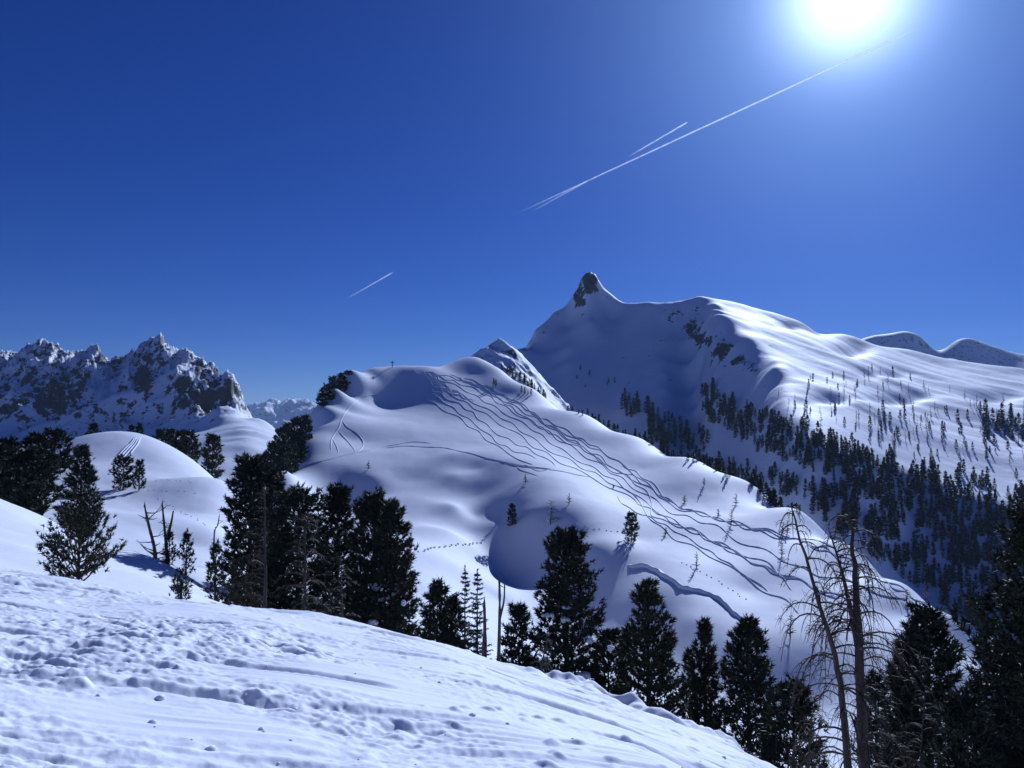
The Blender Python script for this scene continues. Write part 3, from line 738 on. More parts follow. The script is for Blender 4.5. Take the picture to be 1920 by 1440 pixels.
for p in [[(560, 872), (600, 866), (640, 855), (690, 845), (740, 834), (775, 829), (810, 831)],
          [(720, 840), (760, 837), (830, 840), (880, 850), (940, 865), (1000, 876), (1045, 880)],
          [(900, 856), (960, 871), (1000, 878), (1040, 882), (1075, 889), (1115, 896)],
          [(1044, 879), (1010, 883), (985, 872), (975, 878)], [(968, 872), (975, 880), (990, 886), (1012, 894)],
          [(718, 739), (690, 742), (672, 748), (655, 765), (641, 785), (636, 800), (622, 825), (620, 848)],
          [(641, 785), (650, 800), (668, 812), (682, 830), (676, 845), (655, 855)],
          [(633, 805), (645, 820), (660, 838), (668, 850)], [(622, 820), (632, 838), (634, 852)]]:
    ribbon('ski_track', hill, wiggle(p, 0.5, 60), SKIN)
ribbon('snow_crack', hill, wiggle([(1178, 1057), (1186, 1064), (1203, 1061), (1230, 1070), (1246, 1082), (1264, 1090), (1275, 1101), (1300, 1107), (1330, 1115), (1355, 1130), (1375, 1150), (1405, 1170), (1430, 1185)], 0.8, 22),
       [(-0.5, -0.05), (-0.12, 0.62), (0.12, 0.55), (0.9, -0.05)], label='dark open crack in the snow across the hillside')
def foot_trail(T, pts, spacing, size, name='footprints'):
    mb = MB(); P = ground_path(T, wiggle(pts, 1.0, 40, step=1.0))
    if len(P) < 3: return
    L = np.concatenate([[0], np.cumsum(np.linalg.norm(np.diff(P, axis=0), axis=1))])
    for k, l in enumerate(np.arange(0, L[-1], spacing)):
        x, y = np.interp(l, L, P[:, 0]), np.interp(l, L, P[:, 1]); x += (0.15 if k % 2 else -0.15)
        lump(mb, rng, (x, y, T.z(x, y)+size*0.1), size, 0.75, 0.15)
    mb.build(name, M['snow_hill'], T.obj, True, kind='stuff')
foot_trail(hill, [(785, 1035), (830, 1025), (905, 1018)], 1.9, 0.30)
foot_trail(hill, [(1020, 970), (1060, 978), (1110, 990), (1165, 998)], 1.5, 0.22)
foot_trail(hill, [(1280, 1055), (1330, 1080), (1400, 1125)], 1.4, 0.2)
foot_trail(knoll, [(275, 905), (310, 900), (345, 902), (375, 907)], 1.3, 0.09)
foot_trail(knoll, [(268, 918), (300, 920), (340, 921), (380, 926)], 1.2, 0.08)
foot_trail(knoll, [(300, 935), (330, 955), (370, 975), (395, 990)], 1.4, 0.09)
for dx in (-9, -3, 4, 11):
    ribbon('ski_track', knoll, wiggle([(262+dx*0.4, 817), (250+dx*0.7, 832), (235+dx, 850), (215+dx*1.4, 866)], 0.8, 30), [(-0.24, -0.03), (-0.06, 0.14), (0.05, 0.12), (0.2, -0.03)])

# ---------------------------------------------------------------- trees
def top_height(px, py, d, x, y):
    _, t = ray(px, py); gz = ground(x, y); return gz, t*d - gz
def plant(px, top, d, hw, label, seed, group=None, name='pine_tree', snow=(), **kw):
    s, _ = ray(px, top); x, y = s*d, d
    gz, Ht = top_height(px, top, d, x, y)
    r = np.random.default_rng(seed)
    e = empty(name, (x, y, gz-0.05), label, 'pine tree', group)
    R = hw*d/F
    tr, lb, cr = pine_parts(r, Ht, R, **kw)
    tr.build('trunk', M['bark'], e, True)
    if lb.n: lb.build('limbs', M['bark'], e, kind='stuff')
    crown = cr.build('crown', M['needles'], e)
    for (sx, sy, sr) in snow:
        a, b = ray(sx, sy); yy = d - 0.75*R; mb = MB()
        for q in range(4): lump(mb, r, np.array([a*yy-x, yy-y, b*yy-gz]) + r.normal(0, 0.35, 3)*sr*yy/F*np.array([1, 0.6, 0.7]), sr*yy/F*r.uniform(0.5, 0.8), 0.7, 0.10, 2)
        mb.build('snow_clump', M['snow_near'], crown, True)
    return e
near = dict(tuft=0.32, nb=9, dens=2.5, step=0.30, wide=1.36, width=0.11)
plant(150, 962, 24, 78, 'young open pine with upswept branches standing alone on the lit snow', 1, tuft=0.17, nb=9, dens=2.0, low=0.02, shape=0.75, up=1.0, step=0.2, wide=1.15, width=0.09)
plant(154, 838, 60, 34, 'tall dark pine rising directly behind the young open pine', 2, **near, shape=0.6)
plant(472, 864, 50, 50, 'tall pine behind the bare leafless larch at the cluster\'s knoll side', 3, **near, shape=0.42)
plant(508, 884, 55, 40, 'pine half hidden behind the bare larch trunk', 4, **near, shape=0.5)
plant(560, 926, 46, 72, 'broad pine behind the dense brown larch twigs', 5, **near, shape=0.5)
plant(634, 916, 50, 44, 'tall narrow pine between the brown larch and the snow-dotted twin pines', 6, **near, shape=0.42)
plant(702, 929, 46, 58, 'tall pine with white snow clumps caught on its lower boughs', 7, snow=[(712, 1098, 13), (722, 1118, 11), (692, 1122, 12), (742, 1108, 10)], **near, shape=0.5)
plant(734, 944, 44.5, 54, 'wide pine leaning against the snow-clumped pine, ragged outer boughs', 8, snow=[(700, 1165, 9), (756, 1130, 6)], **near, shape=0.62)
plant(820, 1099, 38, 33, 'short pine beside the pair of slim spruces', 9, **near, shape=0.5)
plant(848, 1122, 40, 26, 'small pine squeezed between the short pine and the slim spruces', 10, **near, shape=0.5)
plant(973, 1137, 37, 32, 'short pine beside the forked dead snag', 11, **near, shape=0.5)
plant(1062, 1001, 40, 64, 'big rounded pine with snow clumps in front of the shaded bowl', 12, snow=[(1028, 1152, 8), (1062, 1138, 8), (1056, 1160, 9), (1104, 1198, 8), (1090, 1265, 13), (1045, 1268, 12)], **near, shape=0.52)
plant(1140, 1188, 41, 40, 'low pine filling the gap beside the big rounded pine', 13, **near, shape=0.5)
plant(1214, 1089, 38, 60, 'spire-topped olive pine with a few outstretched side boughs', 14, snow=[(1144, 1215, 7)], **near, shape=0.7)
plant(1292, 1222, 43, 20, 'thin young pine between the olive pine and the slim dark pine', 15, **near, shape=0.6)
plant(1321, 1160, 40, 34, 'slim dark pine with narrow pointed top', 16, **near, shape=0.7)
plant(1401, 1164, 38, 56, 'dense broad pine just beside the leaning dead larch', 17, **near, shape=0.6)
plant(1486, 1284, 33, 62, 'low bushy pine at the foot of the leaning dead larch', 18, **near, shape=0.6)
plant(1640, 1262, 36, 40, 'small pine behind the thick dead larch trunk', 19, **near, shape=0.6)
plant(1700, 1190, 31, 42, 'pine shoulder close beside the thick dead larch trunk', 20, **near, shape=0.5)
plant(1738, 1146, 30, 70, 'full dark pine between the dead larches and the giant pine', 21, **near, shape=0.45)
plant(1950, 955, 24, 118, 'giant dark pine towering over the slope edge', 22, tuft=0.30, nb=8, dens=2.6, step=0.30, shape=0.5, wide=1.4, width=0.12)
plant(1868, 1215, 26, 60, 'ragged pine half merged with the giant pine', 32, **near, shape=0.5)
plant(1812, 1320, 22, 64, 'low pine under the giant pine', 23, **near, shape=0.5)
plant(350, 1003, 45, 20, 'small pine beside the two broken grey stumps', 24, tuft=0.2, nb=8, dens=1.3, step=0.24, shape=0.7, up=0.7)
plant(405, 1018, 38, 25, 'small conical pine on the lit bank near the bare larch', 25, tuft=0.2, nb=8, dens=1.4, step=0.24, shape=0.7, up=0.7)
plant(440, 1057, 36, 24, 'smallest conical pine on the bank under the bare larch', 26, tuft=0.2, nb=8, dens=1.4, step=0.24, shape=0.7, up=0.7)
plant(340, 1092, 19.5, 18, 'dark pine sprig poking out of the foreground snow', 27, tuft=0.10, nb=7, dens=2.5, low=0.1, shape=0.4, up=1.1, step=0.1)
plant(318, 1000, 46, 14, 'tiny pine between the two broken grey stumps', 28, tuft=0.18, nb=7, dens=1.2, step=0.22, shape=0.6)
midk = dict(tuft=0.6, nb=6, dens=2.4, step=0.55, width=0.18, wide=1.25)
plant(232, 861, 104, 26, 'rounded bushy pine on the knoll below the ski tracks', 29, tuft=0.4, nb=8, dens=1.6, step=0.35, shape=0.35, low=0.02)
plant(262, 867, 102, 15, 'small upright pine touching the rounded bushy pine on the knoll', 30, tuft=0.4, nb=8, dens=1.4, step=0.4, shape=0.6, up=0.8)
plant(399, 817, 150, 21, 'lone tall pine standing just beyond the knoll\'s shoulder', 31, **midk, shape=0.5)
for i, (px, tp, d, hw) in enumerate([(12, 830, 96, 40), (45, 852, 88, 42), (70, 820, 102, 36), (104, 812, 112, 34), (-22, 838, 90, 42), (78, 876, 84, 34), (30, 892, 72, 40), (0, 884, 76, 36), (60, 912, 66, 34)]):
    plant(px, tp, d, hw, 'dark pine in the shaded grove beside the knoll', 40+i, 'pines in the shaded grove by the knoll', **midk, shape=0.5)
for i, (px, tp, d, hw) in enumerate([(300, 807, 182, 14), (320, 808, 176, 17), (338, 812, 168, 18), (356, 810, 163, 20), (262, 796, 192, 9), (246, 800, 192, 8), (176, 797, 186, 12)]):
    plant(px, tp, d, hw, 'pine peeking over the crest of the knoll', 60+i, 'pines behind the crest of the knoll', **midk, shape=0.5)
big = dict(tuft=0.85, nb=5, dens=2.2, step=0.8, width=0.22, wide=1.25)
for i, (px, tp, d, hw) in enumerate([(653, 697, 446, 9), (641, 701, 436, 11), (627, 709, 424, 13), (614, 722, 410, 13), (604, 740, 398, 11), (633, 724, 425, 13), (619, 746, 405, 12), (646, 716, 438, 10)]):
    plant(px, tp, steep(px, d), hw, 'dark pine on the steep edge just below the hill\'s summit', 70+i, 'pines on the upper edge of the ski hill', **big, shape=0.45)
for i, (px, tp, d, hw) in enumerate([(573, 781, 318, 13), (557, 784, 302, 16), (540, 796, 288, 17), (525, 806, 272, 17), (511, 832, 256, 17), (561, 812, 298, 15), (499, 852, 242, 17), (536, 832, 274, 17), (521, 850, 258, 15), (548, 838, 285, 14), (508, 868, 240, 15)]):
    plant(px, tp, steep(px, d), hw, 'dark pine in the steep strip on the hill\'s lower edge', 80+i, 'pines on the lower edge of the ski hill', **big, shape=0.45)

# spruces
def spruce(px, tp, d, hw, label, seed):
    s, _ = ray(px, tp); x, y = s*d, d; gz, Ht = top_height(px, tp, d, x, y)
    e = empty('spruce_tree', (x, y, gz-0.05), label, 'spruce tree')
    tr, lb, cr = spruce_parts(np.random.default_rng(seed), Ht, hw*d/F)
    tr.build('trunk', M['bark'], e, True); lb.build('limbs', M['bark'], e, kind='stuff'); cr.build('crown', M['spruce'], e)
spruce(872, 1064, 38, 27, 'slim pointed spruce beside the short pine', 101)
spruce(895, 1070, 36.5, 31, 'slim pointed spruce right behind the dead grey trunk', 102)

# bare larches near the camera
def px_axis(pts, d):
    Q = np.array([[ray(a, b)[0]*d, d, ray(a, b)[1]*d] for a, b in pts])
    return Q
def larch(label, pts, d, rad, nbr, Lmax, seed, h0=0.2, droop=0.9, twig=9, tw=0.5, fork=None, mat='larch_twigs', side=None, name='larch_tree', cat='larch tree', brad=0.016, split=False):
    """pts run from tip to base in photo pixels; base continues down to the ground"""
    r = np.random.default_rng(seed); Q = px_axis(pts, d)[::-1]; gz = ground(Q[0][0], d)
    if Q[0][2] > gz: Q = np.concatenate([[[Q[0][0], d, gz]], Q])
    Q[0][2] = min(Q[0][2], gz) - 0.2
    base = np.array([Q[0][0], d, gz]); Q = Q - base
    e = empty(name, tuple(base), label, cat)
    c = crom(Q, 24); c[1:-1, :2] += r.normal(0, rad*0.07, (22, 2)); u = np.linspace(0, 1, 24)
    mb = MB(); mb.tube(c, rad*(1.0-0.9*u**0.9).clip(0.08), 8); mb.build('trunk', M['bark_larch'], e, True)
    ax = lambda f: np.array([np.interp(f, u, c[:, k]) for k in range(3)])
    br = [] if split else MB(); larch_branches(br, r, ax, h0, 0.97, nbr, Lmax, droop, twig, tw, brad, side)
    if fork:
        Q2 = px_axis(fork[0], d)[::-1] - base; c2 = crom(Q2, 16); u2 = np.linspace(0, 1, 16)
        m2 = MB(); m2.tube(c2, fork[1]*(1-0.88*u2), 7); m2.build('fork', M['bark_larch'], e, True)
        larch_branches(br, r, lambda f: np.array([np.interp(f, u2, c2[:, k]) for k in range(3)]), 0.15, 0.95, nbr//2, Lmax*0.8, droop, twig, tw, brad)
    if split:
        for q in br: q.build('branch', M[mat], e)
    else: br.build('branches', M[mat], e, kind='stuff')
    return e
larch('leaning dead larch with a thin bare trunk and drooping twigs', [(1483, 945), (1500, 1010), (1532, 1120), (1562, 1215), (1580, 1320), (1590, 1440)], 19.0, 0.115, 36, 1.9, 201, 0.18, 1.15, 18, 0.62, brad=0.026, split=True)
larch('thick forked bare larch with arching drooping branches', [(1590, 950), (1600, 1030), (1606, 1130), (1612, 1250), (1620, 1440)], 20.0, 0.19, 50, 2.2, 202, 0.16, 1.1, 16, 0.62, fork=([(1553, 990), (1575, 1060), (1594, 1140), (1612, 1235)], 0.08), brad=0.028, split=True)
larch('bare larch with a straight dark trunk and lacy drooping branches', [(496, 905), (496, 980), (497, 1060), (497, 1140)], 36, 0.12, 34, 2.3, 203, 0.1, 0.75, 22, 0.6, brad=0.036, side=math.pi*0.95, split=True)
larch('dense brown bare larch in front of the broad pine', [(573, 960), (572, 1040), (570, 1150)], 33, 0.12, 80, 1.9, 204, 0.05, 0.7, 22, 0.6, brad=0.034)
larch('brown bare larch sapling low beside the dense brown larch', [(640, 1040), (640, 1100), (642, 1170)], 34, 0.08, 50, 1.4, 205, 0.05, 0.6, 30, 0.6, brad=0.03)
larch('thin leafless sapling sticking up between two pines', [(598, 918), (597, 960), (596, 1060)], 47, 0.05, 14, 1.4, 206, 0.3, 0.1, 6, 0.4, brad=0.03)
larch('tangled bare brushwood at the foot of the big rounded pine', [(1032, 1185), (1020, 1225), (1012, 1262)], 26, 0.05, 26, 0.9, 207, 0.05, 0.9, 8, 0.5, mat='deadwood', brad=0.022, name='dead_shrub', cat='dead shrub')
larch('low bare bush at the snow edge below the leaning dead larch', [(1400, 1405), (1398, 1440), (1396, 1475)], 21, 0.03, 16, 0.9, 208, 0.1, 0.9, 9, 0.5, name='bare_shrub', cat='shrub', brad=0.02)
larch('wide arching bare bush between the leaning larch and the low bushy pine', [(1530, 1300), (1520, 1370), (1515, 1450)], 24, 0.05, 30, 1.5, 209, 0.1, 1.0, 14, 0.6, name='bare_shrub', cat='shrub', brad=0.022)
larch('brown bare larch brush in front of the full dark pine', [(1735, 1290), (1730, 1370), (1726, 1450)], 25, 0.06, 40, 1.7, 210, 0.1, 0.95, 16, 0.6, name='bare_shrub', cat='shrub', brad=0.022)

# dead snags and stumps
def snag(label, pts, d, rad, seed, fork=None, stubs=10, Ls=0.35, name='dead_snag', cat='dead tree'):
    r = np.random.default_rng(seed); Q = px_axis(pts, d)[::-1]; gz = ground(Q[0][0], d)
    if Q[0][2] > gz: Q = np.concatenate([[[Q[0][0], d, gz]], Q])
    Q[0][2] = min(Q[0][2], gz)-0.2
    base = np.array([Q[0][0], d, gz]); Q = Q-base
    e = empty(name, tuple(base), label, cat); c = crom(Q, 18); u = np.linspace(0, 1, 18)
    mb = MB(); mb.tube(c, rad*(1-0.62*u)*(1+0.08*r.normal(size=18)), 7)
    top = c[-1]; mb.tube(np.array([top, top+[0.02, 0, 0.25]]), [rad*0.36, 0.004], 5)
    mb.build('trunk', M['deadwood'], e, True)
    if fork:
        c2 = crom(px_axis(fork[0], d)[::-1]-base, 12); m2 = MB(); m2.tube(c2, fork[1]*(1-0.6*np.linspace(0, 1, 12)), 6); m2.build('fork', M['deadwood'], e, True)
    for k in range(stubs):
        b = MB()
        f = r.uniform(0.15, 0.98); p = np.array([np.interp(f, u, c[:, q]) for q in range(3)]); az = r.uniform(0, 2*np.pi); L = Ls*r.uniform(0.3, 1.2)
        s = np.linspace(0, 1, 5); hd = np.array([math.cos(az), math.sin(az), 0]); e0 = r.uniform(-0.2, 0.6)
        P = p + hd*(L*s)[:, None] + np.array([0, 0, 1.0])*(L*(e0*s+0.3*r.normal()*s*s))[:, None] + r.normal(0, 0.02, (5, 3))
        b.tube(P, np.linspace(rad*0.28, 0.006, 5), 4); b.build('branch', M['deadwood'], e)
snag('forked slender dead snag with two bare prongs', [(936, 1085), (937, 1140), (935, 1240)], 33, 0.10, 301, fork=([(946, 1088), (945, 1125), (937, 1160)], 0.06), stubs=5)
snag('straight grey dead trunk in front of the slim spruces', [(908, 1130), (909, 1180), (908, 1235)], 34, 0.13, 302, stubs=6)
snag('broken grey stump with bare spikes leaning toward the young open pine', [(271, 948), (279, 985), (288, 1020), (291, 1042)], 46, 0.14, 303, stubs=22, Ls=0.9, name='dead_stump', cat='dead tree')
snag('branching grey stump with several bare antler-like prongs', [(304, 944), (308, 985), (313, 1040)], 46, 0.11, 304, fork=([(325, 958), (320, 985), (312, 1012)], 0.09), stubs=24, Ls=0.9, name='dead_stump', cat='dead tree')
snag('short broken dead pole on the knoll bank above the small conical pines', [(411, 968), (408, 985), (402, 1000)], 62, 0.08, 305, stubs=6, Ls=0.5, name='dead_stump', cat='dead tree')

# trees scattered on the open ski hill
def on_hill(px, base, top, hw, label, seed, kind, group=None):
    h = hill.hit(px, base)
    k = 0
    while h is None and k < 60: k += 1; h = hill.hit(px, base+k)
    if h is None: return
    d = h[1]; Ht = (base-top)*d/F
    r = np.random.default_rng(seed)
    if kind == 'pine':
        e = empty('pine_tree', tuple(h-[0, 0, 0.1]), label, 'pine tree', group)
        tr, lb, cr = pine_parts(r, Ht, hw*d/F, tuft=0.5, nb=7, dens=1.8, step=0.5, shape=0.42, low=0.02, width=0.16)
        tr.build('trunk', M['bark'], e, True); cr.build('crown', M['needles'], e)
    else:
        e = empty('larch_tree', tuple(h-[0, 0, 0.1]), label, 'larch tree', group)
        mb = MB(); z = np.linspace(0, 1, 5); mb.tube(np.stack([0.04*Ht*z, 0*z, z*Ht], -1), 0.11*(1.05-z), 5); mb.build('trunk', M['bark_larch'], e)
        br = MB(); larch_branches(br, r, lambda f: np.array([0.04*Ht*f, 0, f*Ht]), 0.08, 0.98, 30, hw*d/F*1.3, 0.25, 4, 0.5, 0.085); br.build('branches', M['larch_twigs'], e, kind='stuff')
on_hill(960, 985, 947, 11, 'small pine at the rim of the shaded bowl', 401, 'pine')
on_hill(1184, 1016, 964, 17, 'stout lone pine on the bright rib casting a round shadow', 402, 'pine')
on_hill(1032, 984, 938, 19, 'bushy leafless larch between the two pines on the hill rib', 403, 'larch')
on_hill(566, 868, 850, 7, 'tiny pine near the left tracks at the hill\'s wooded edge', 404, 'pine')
for i, (px, b, t, hw) in enumerate([(690, 880, 864, 6), (985, 905, 888, 6), (1067, 945, 924, 7), (1248, 1003, 988, 5), (1306, 1065, 1034, 9), (1283, 942, 928, 6), (1320, 910, 895, 5), (1346, 968, 954, 5), (1371, 985, 955, 8), (1380, 946, 925, 6), (1468, 1003, 978, 9), (1476, 1000, 975, 9), (1466, 1042, 1015, 7), (1400, 1168, 1148, 6), (1482, 1195, 1150, 11), (1610, 1090, 1055, 9), (1628, 1096, 1070, 9), (1700, 1130, 1105, 9), (1735, 1120, 1090, 8), (1500, 955, 942, 4), (1150, 915, 908, 3)]):
    on_hill(px, b, t, hw, 'small bare larch sapling on the open slope of the ski hill', 420+i, 'larch', 'larch saplings on the ski hill')

# low-detail conifers for the far slopes
def far_mesh(r, kind):
    cr = MB()
    if kind == 'pine':
        tr, lb, cr = pine_parts(r, 10.0, r.uniform(1.6, 2.3), tuft=1.6, nb=3, dens=0.85, step=1.5, shape=r.uniform(0.75, 1.1), low=0.03, width=0.24)
        v, f = tr.arrays()
        v2, f2 = cr.arrays(); m = MB(); m.add(v, None, f[0]); m.add(v2, f2[0]); return m.arrays()
    z = np.linspace(0, 1, 5); cr.tube(np.stack([0*z, 0*z, z*10.0], -1), 0.16*(1.1-z), 4)
    larch_branches(cr, r, lambda f: np.array([0, 0, f*10.0]), 0.12, 0.97, 22, 2.3, 0.15, 1, 0.5, 0.22)
    return cr.arrays()
protoP = [far_mesh(np.random.default_rng(500+i), 'pine') for i in range(6)]
protoL = [far_mesh(np.random.default_rng(520+i), 'larch') for i in range(4)]
def to_mesh(nm, a, mat):
    o = mesh_obj(nm, a[0], a[1], mat); me = o.data; bpy.data.objects.remove(o); return me
meP = [to_mesh('pine_tree', a, M['needles_far']) for a in protoP]
meL = [to_mesh('larch_tree', a, M['larch_far']) for a in protoL]
fr = np.random.default_rng(77)
FAR = []            # (kind, pos, height, group index)
GRP = [('pine in the dense dark band climbing the shaded mountainside', 'pines of the dense band on the mountainside'),
       ('pine in a small clump on the shaded face below the horn', 'pine clumps on the shaded face below the horn'),
       ('pine in the dark valley forest beyond the ski hill', 'pines of the valley forest beyond the ski hill'),
       ('scattered pine on the sunlit shoulder of the horn mountain', 'scattered pines on the sunlit shoulder'),
       ('reddish bare larch on the sunlit shoulder of the horn mountain', 'bare larches on the sunlit shoulder'),
       ('pine along the far ridge line of the ski hill', 'pines along the ridge line of the ski hill'),
       ('pine on the rocky spur between the ski hill and the horn', 'pines on the spur below the horn')]
def scatter(poly, n, hpx, grp, terr, kind='P', clump=0.0):
    xs = [p[0] for p in poly]; ys = [p[1] for p in poly]; c = 0; tries = 0
    while c < n and tries < n*60:
        tries += 1
        px, py = fr.uniform(min(xs), max(xs)), fr.uniform(min(ys), max(ys))
        if not in_poly(np.array(px), np.array(py), poly): continue
        if clump and perlin(np.array(px/38.0), np.array(py/26.0), 9) < fr.uniform(-0.5, clump): continue
        h = terr.hit(px, py)
        if h is None: continue
        if hill.hit(px, py-14) is not None and terr is not hill: continue
        FAR.append((kind, h, fr.uniform(*hpx)*h[1]/F, grp)); c += 1
scatter([(1308, 735), (1330, 728), (1352, 745), (1400, 765), (1480, 795), (1580, 835), (1640, 865), (1630, 900), (1540, 890), (1460, 862), (1400, 842), (1360, 805), (1315, 785)], 260, (12, 28), 0, mount)
scatter([(1165, 750), (1200, 750), (1205, 775), (1185, 790), (1165, 775)], 12, (16, 28), 1, mount)
scatter([(1212, 775), (1248, 770), (1275, 805), (1285, 850), (1222, 838)], 40, (18, 32), 1, mount)
scatter([(1255, 800), (1330, 815), (1345, 855), (1300, 865)], 20, (14, 28), 1, mount)
scatter([(1060, 690), (1160, 690), (1160, 745), (1080, 735)], 7, (6, 11), 1, mount)
scatter([(1280, 856), (1400, 880), (1500, 905), (1600, 940), (1560, 965), (1480, 935), (1400, 910), (1300, 872)], 70, (14, 30), 2, mount, clump=0.4)
scatter([(1490, 945), (1560, 915), (1640, 885), (1760, 895), (1920, 965), (2000, 1010), (2000, 1220), (1880, 1200), (1800, 1160), (1700, 1090), (1600, 1020)], 680, (15, 34), 2, mount, clump=0.3)
scatter([(1500, 800), (1640, 850), (1800, 880), (1960, 940), (1960, 980), (1760, 905), (1600, 880)], 120, (12, 26), 2, mount, clump=0.2)
scatter([(1450, 760), (1600, 740), (1760, 760), (1960, 800), (1960, 910), (1800, 870), (1650, 845), (1500, 800)], 90, (8, 20), 3, mount)
scatter([(1450, 750), (1600, 690), (1760, 720), (1960, 780), (1960, 890), (1800, 860), (1650, 835), (1500, 790)], 80, (10, 24), 4, mount, 'L')
scatter([(1385, 735), (1560, 690), (1640, 680), (1760, 720), (1600, 740), (1450, 760)], 16, (6, 14), 3, mount)
scatter([(1835, 775), (1960, 785), (1960, 840), (1850, 830)], 45, (14, 28), 3, mount)
scatter([(930, 688), (958, 690), (1000, 724), (1030, 750), (1000, 748), (955, 712)], 34, (9, 18), 6, spur)
for px in np.arange(1062, 1500, 6.5):
    for q in range(2 if px > 1180 else 1):
        a = px + fr.normal(0, 4); crest = np.interp(a, [1000, 1100, 1200, 1300, 1400, 1500], [550, 500, 450, 400, 355, 300])
        d = steep(a, crest)*fr.uniform(1.015, 1.06); x, y = at(a, d); FAR.append(('P', np.array([x, y, ground(x, y)]), fr.uniform(2.4, 5.2), 5))
for px in [1085, 1077, 1092, 930, 926, 984, 978, 990, 996, 1040, 1266, 1290, 1300, 1342, 1360, 1366, 1410, 1425]:
    h = hill.hit(px, {930: 724, 926: 722, 984: 738, 978: 736, 990: 739, 996: 741, 1040: 752}.get(px, float(np.interp(px, [1000, 1100, 1200, 1300, 1400, 1500], [733, 783, 826, 867, 907, 966]))))
    if h is not None: FAR.append(('P', h, fr.uniform(1.6, 3.4), 5))
order = sorted(range(len(FAR)), key=lambda i: -FAR[i][2]/FAR[i][1][1])
nP = 0; rest = []
for i in order:
    k, p, h, g = FAR[i]
    if k == 'P' and nP >= 215 : rest.append(i); continue
    nP += k == 'P'
    me = (meP if k == 'P' else meL)[int(fr.integers(0, 6 if k == 'P' else 4))]
    o = bpy.data.objects.new('pine_tree' if k == 'P' else 'larch_tree', me); C.objects.link(o)
    o.location = tuple(p-[0, 0, 0.3]); sc = h/10.0; o.scale = (sc*fr.uniform(0.85, 1.2), sc, sc); o.rotation_euler = (0, 0, fr.uniform(0, 6.28))
    tag(o, GRP[g][0], 'pine tree' if k == 'P' else 'larch tree', GRP[g][1])
if rest:
    mb = MB()
    for i in rest:
        k, p, h, g = FAR[i]; v, f = protoP[int(fr.integers(0, 6))]; a = fr.uniform(0, 6.28); sc = h/10.0
        Rm = np.array([[math.cos(a), -math.sin(a), 0], [math.sin(a), math.cos(a), 0], [0, 0, 1]])
        mb.add((v*sc) @ Rm.T + p - [0, 0, 0.3], [q for q in f if q.shape[1] == 3][0], [q for q in f if q.shape[1] == 4][0])
    mb.build('far_forest', M['needles_far'], label='far dark pine forest covering the shaded valley side', cat='forest', kind='stuff')
print('far trees', len(FAR), 'individual pines', nP, 'rest', len(rest))

# ---------------------------------------------------------------- summit cross
h = hill.hit(734, 689.5)
x, y = at(734, steep(734, 482)); z = ground(x, y)
e = empty('summit_cross', (x, y, z-0.2), 'small wooden summit cross on top of the ski hill', 'cross')
def box(mb, c, s):
    c = np.array(c); s = np.array(s)/2
    v = np.array([[i, j, k] for i in (-1, 1) for j in (-1, 1) for k in (-1, 1)])*s + c
    mb.add(v, None, [[0, 1, 3, 2], [4, 6, 7, 5], [0, 4, 5, 1], [2, 3, 7, 6], [0, 2, 6, 4], [1, 5, 7, 3]])
mb = MB(); box(mb, (0, 0, 1.7), (0.34, 0.3, 3.4)); mb.build('post', M['timber'], e)
mb = MB(); box(mb, (0, -0.02, 2.55), (1.7, 0.24, 0.32)); mb.build('crossbar', M['timber'], e)

# ---------------------------------------------------------------- contrails at cruising height
m, t, b, out = new_mat('contrail_ice')
t.nodes.remove(b)
df = N(t, 'ShaderNodeBsdfDiffuse'); df.inputs['Color'].default_value = (0.92, 0.94, 0.97, 1)
tl = N(t, 'ShaderNodeBsdfTranslucent'); tl.inputs['Color'].default_value = (0.92, 0.94, 0.97, 1)
mx = N(t, 'ShaderNodeMixShader'); mx.inputs[0].default_value = 0.85; t.links.new(df.outputs[0], mx.inputs[1]); t.links.new(tl.outputs[0], mx.inputs[2])
tp = N(t, 'ShaderNodeBsdfTransparent'); m2 = N(t, 'ShaderNodeMixShader'); t.links.new(tp.outputs[0], m2.inputs[1]); t.links.new(mx.outputs[0], m2.inputs[2])
at_ = N(t, 'ShaderNodeAttribute', attribute_name='age'); geo = N(t, 'ShaderNodeNewGeometry'); nn = noise(t, 0.006, 4, 0.7, geo.outputs['Position'])
rp = N(t, 'ShaderNodeMapRange'); rp.inputs['From Min'].default_value = 0.3; rp.inputs['From Max'].default_value = 0.65; rp.inputs['To Min'].default_value = 0.25
t.links.new(nn.outputs['Fac'], rp.inputs['Value'])
ml = N(t, 'ShaderNodeMath', operation='MULTIPLY'); t.links.new(at_.outputs['Fac'], ml.inputs[0]); t.links.new(rp.outputs[0], ml.inputs[1])
t.links.new(ml.outputs[0], m2.inputs[0]); t.links.new(m2.outputs[0], out.inputs['Surface'])
M['contrail'] = m
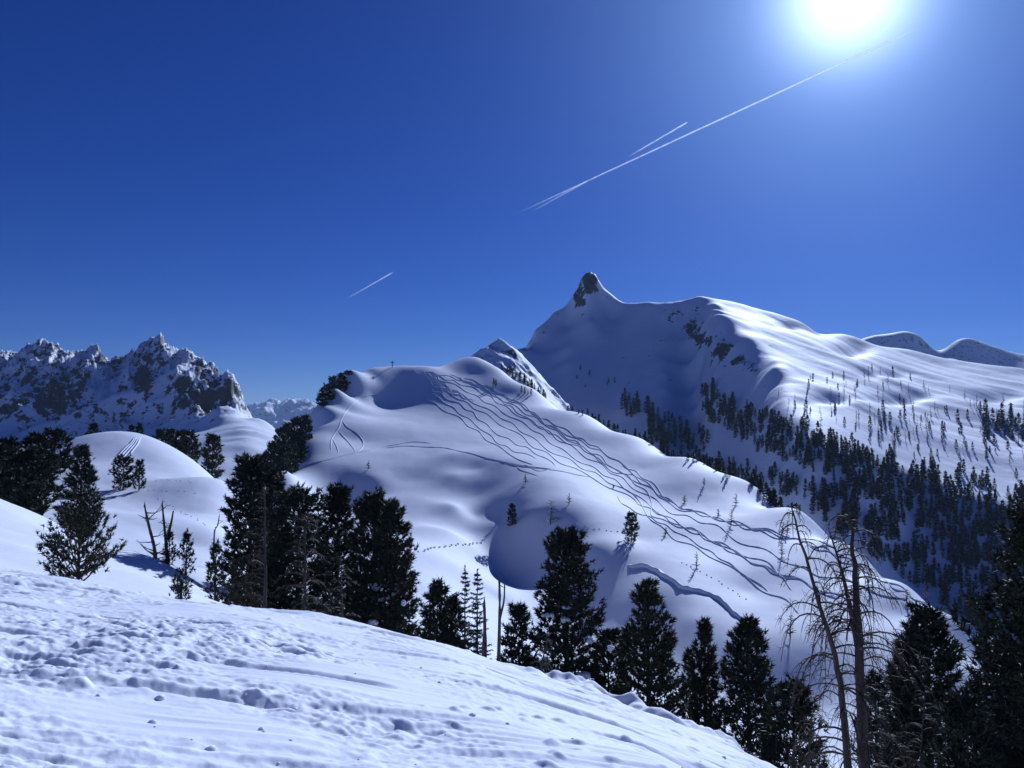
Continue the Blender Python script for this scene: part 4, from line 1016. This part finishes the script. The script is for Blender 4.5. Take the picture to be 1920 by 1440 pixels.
def contrail(label, p0, p1, w0, w1, a0, a1, alt=7400.0):
    """p0 old end, p1 fresh end (photo pixels)"""
    Q = [];
    for (px, py) in (p0, p1):
        s, tt = ray(px, py); y = alt/tt; Q.append(np.array([s*y, y, alt]))
    n = 60; u = np.linspace(0, 1, n); P = Q[0] + (Q[1]-Q[0])*u[:, None]
    wd = (w0+(w1-w0)*u)*P[:, 1]/F/2*np.minimum(1, (1-u)*25+0.25)
    P[:, 0] += 12*fbm(u*9, u*0+3, 3, 7); mb = MB(); mb.tube(P, wd, 6); v, f = mb.arrays()
    age = np.repeat((a0+(a1-a0)*u**0.8)*np.minimum(1, u*8+0.05), 6)
    mesh_obj('contrail', v, f, M['contrail'], None, True, label=label, cat='contrail', attrs={'age': age})
contrail('long white contrail slanting up toward the sun', (970, 400), (1707, 59), 2.2, 4.0, 0.06, 0.72)
contrail('short contrail running just above the long one', (1178, 294), (1289, 229), 2.4, 3.4, 0.10, 0.65)
contrail('faint frayed contrail just under the long one\'s old end', (1000, 395), (1100, 340), 2.2, 3.0, 0.05, 0.28, 7600.0)
contrail('small separate contrail in the blue sky above the pine-edged hill', (650, 560), (736, 511), 2.0, 2.6, 0.04, 0.38)

# ---------------------------------------------------------------- clods thrown up on the foreground snow
mb = MB(); r = np.random.default_rng(900)
for k in range(60):
    px = r.uniform(-40, 1450); py = r.uniform(1140, 1500)
    h = fg.hit(px, py)
    if h is None or h[1] > 19: continue
    rad = 0.012 + 0.03*r.random()**3
    lump(mb, r, (h[0], h[1], fg.z(h[0], h[1])+rad*0.05), rad, 0.75, 0.22, 1)
mb.build('snow_clods', M['snow_near'], kind='stuff', label='small loose snow clods strewn over the trampled foreground')

# ---------------------------------------------------------------- thin mountain air
hz_m = bpy.data.materials.new('thin_air'); hz_m.use_nodes = True; ht = hz_m.node_tree; ht.nodes.clear()
ho = N(ht, 'ShaderNodeOutputMaterial'); hv = N(ht, 'ShaderNodeVolumePrincipled')
hv.inputs['Color'].default_value = (0.55, 0.72, 1.0, 1); hv.inputs['Density'].default_value = 4.0e-5; hv.inputs['Anisotropy'].default_value = 0.2
ht.links.new(hv.outputs[0], ho.inputs['Volume'])
mb = MB(); box(mb, (0, 0, 40), (124000, 124000, 926)); mb.build('haze', hz_m, kind='stuff', label='thin bluish mountain air')
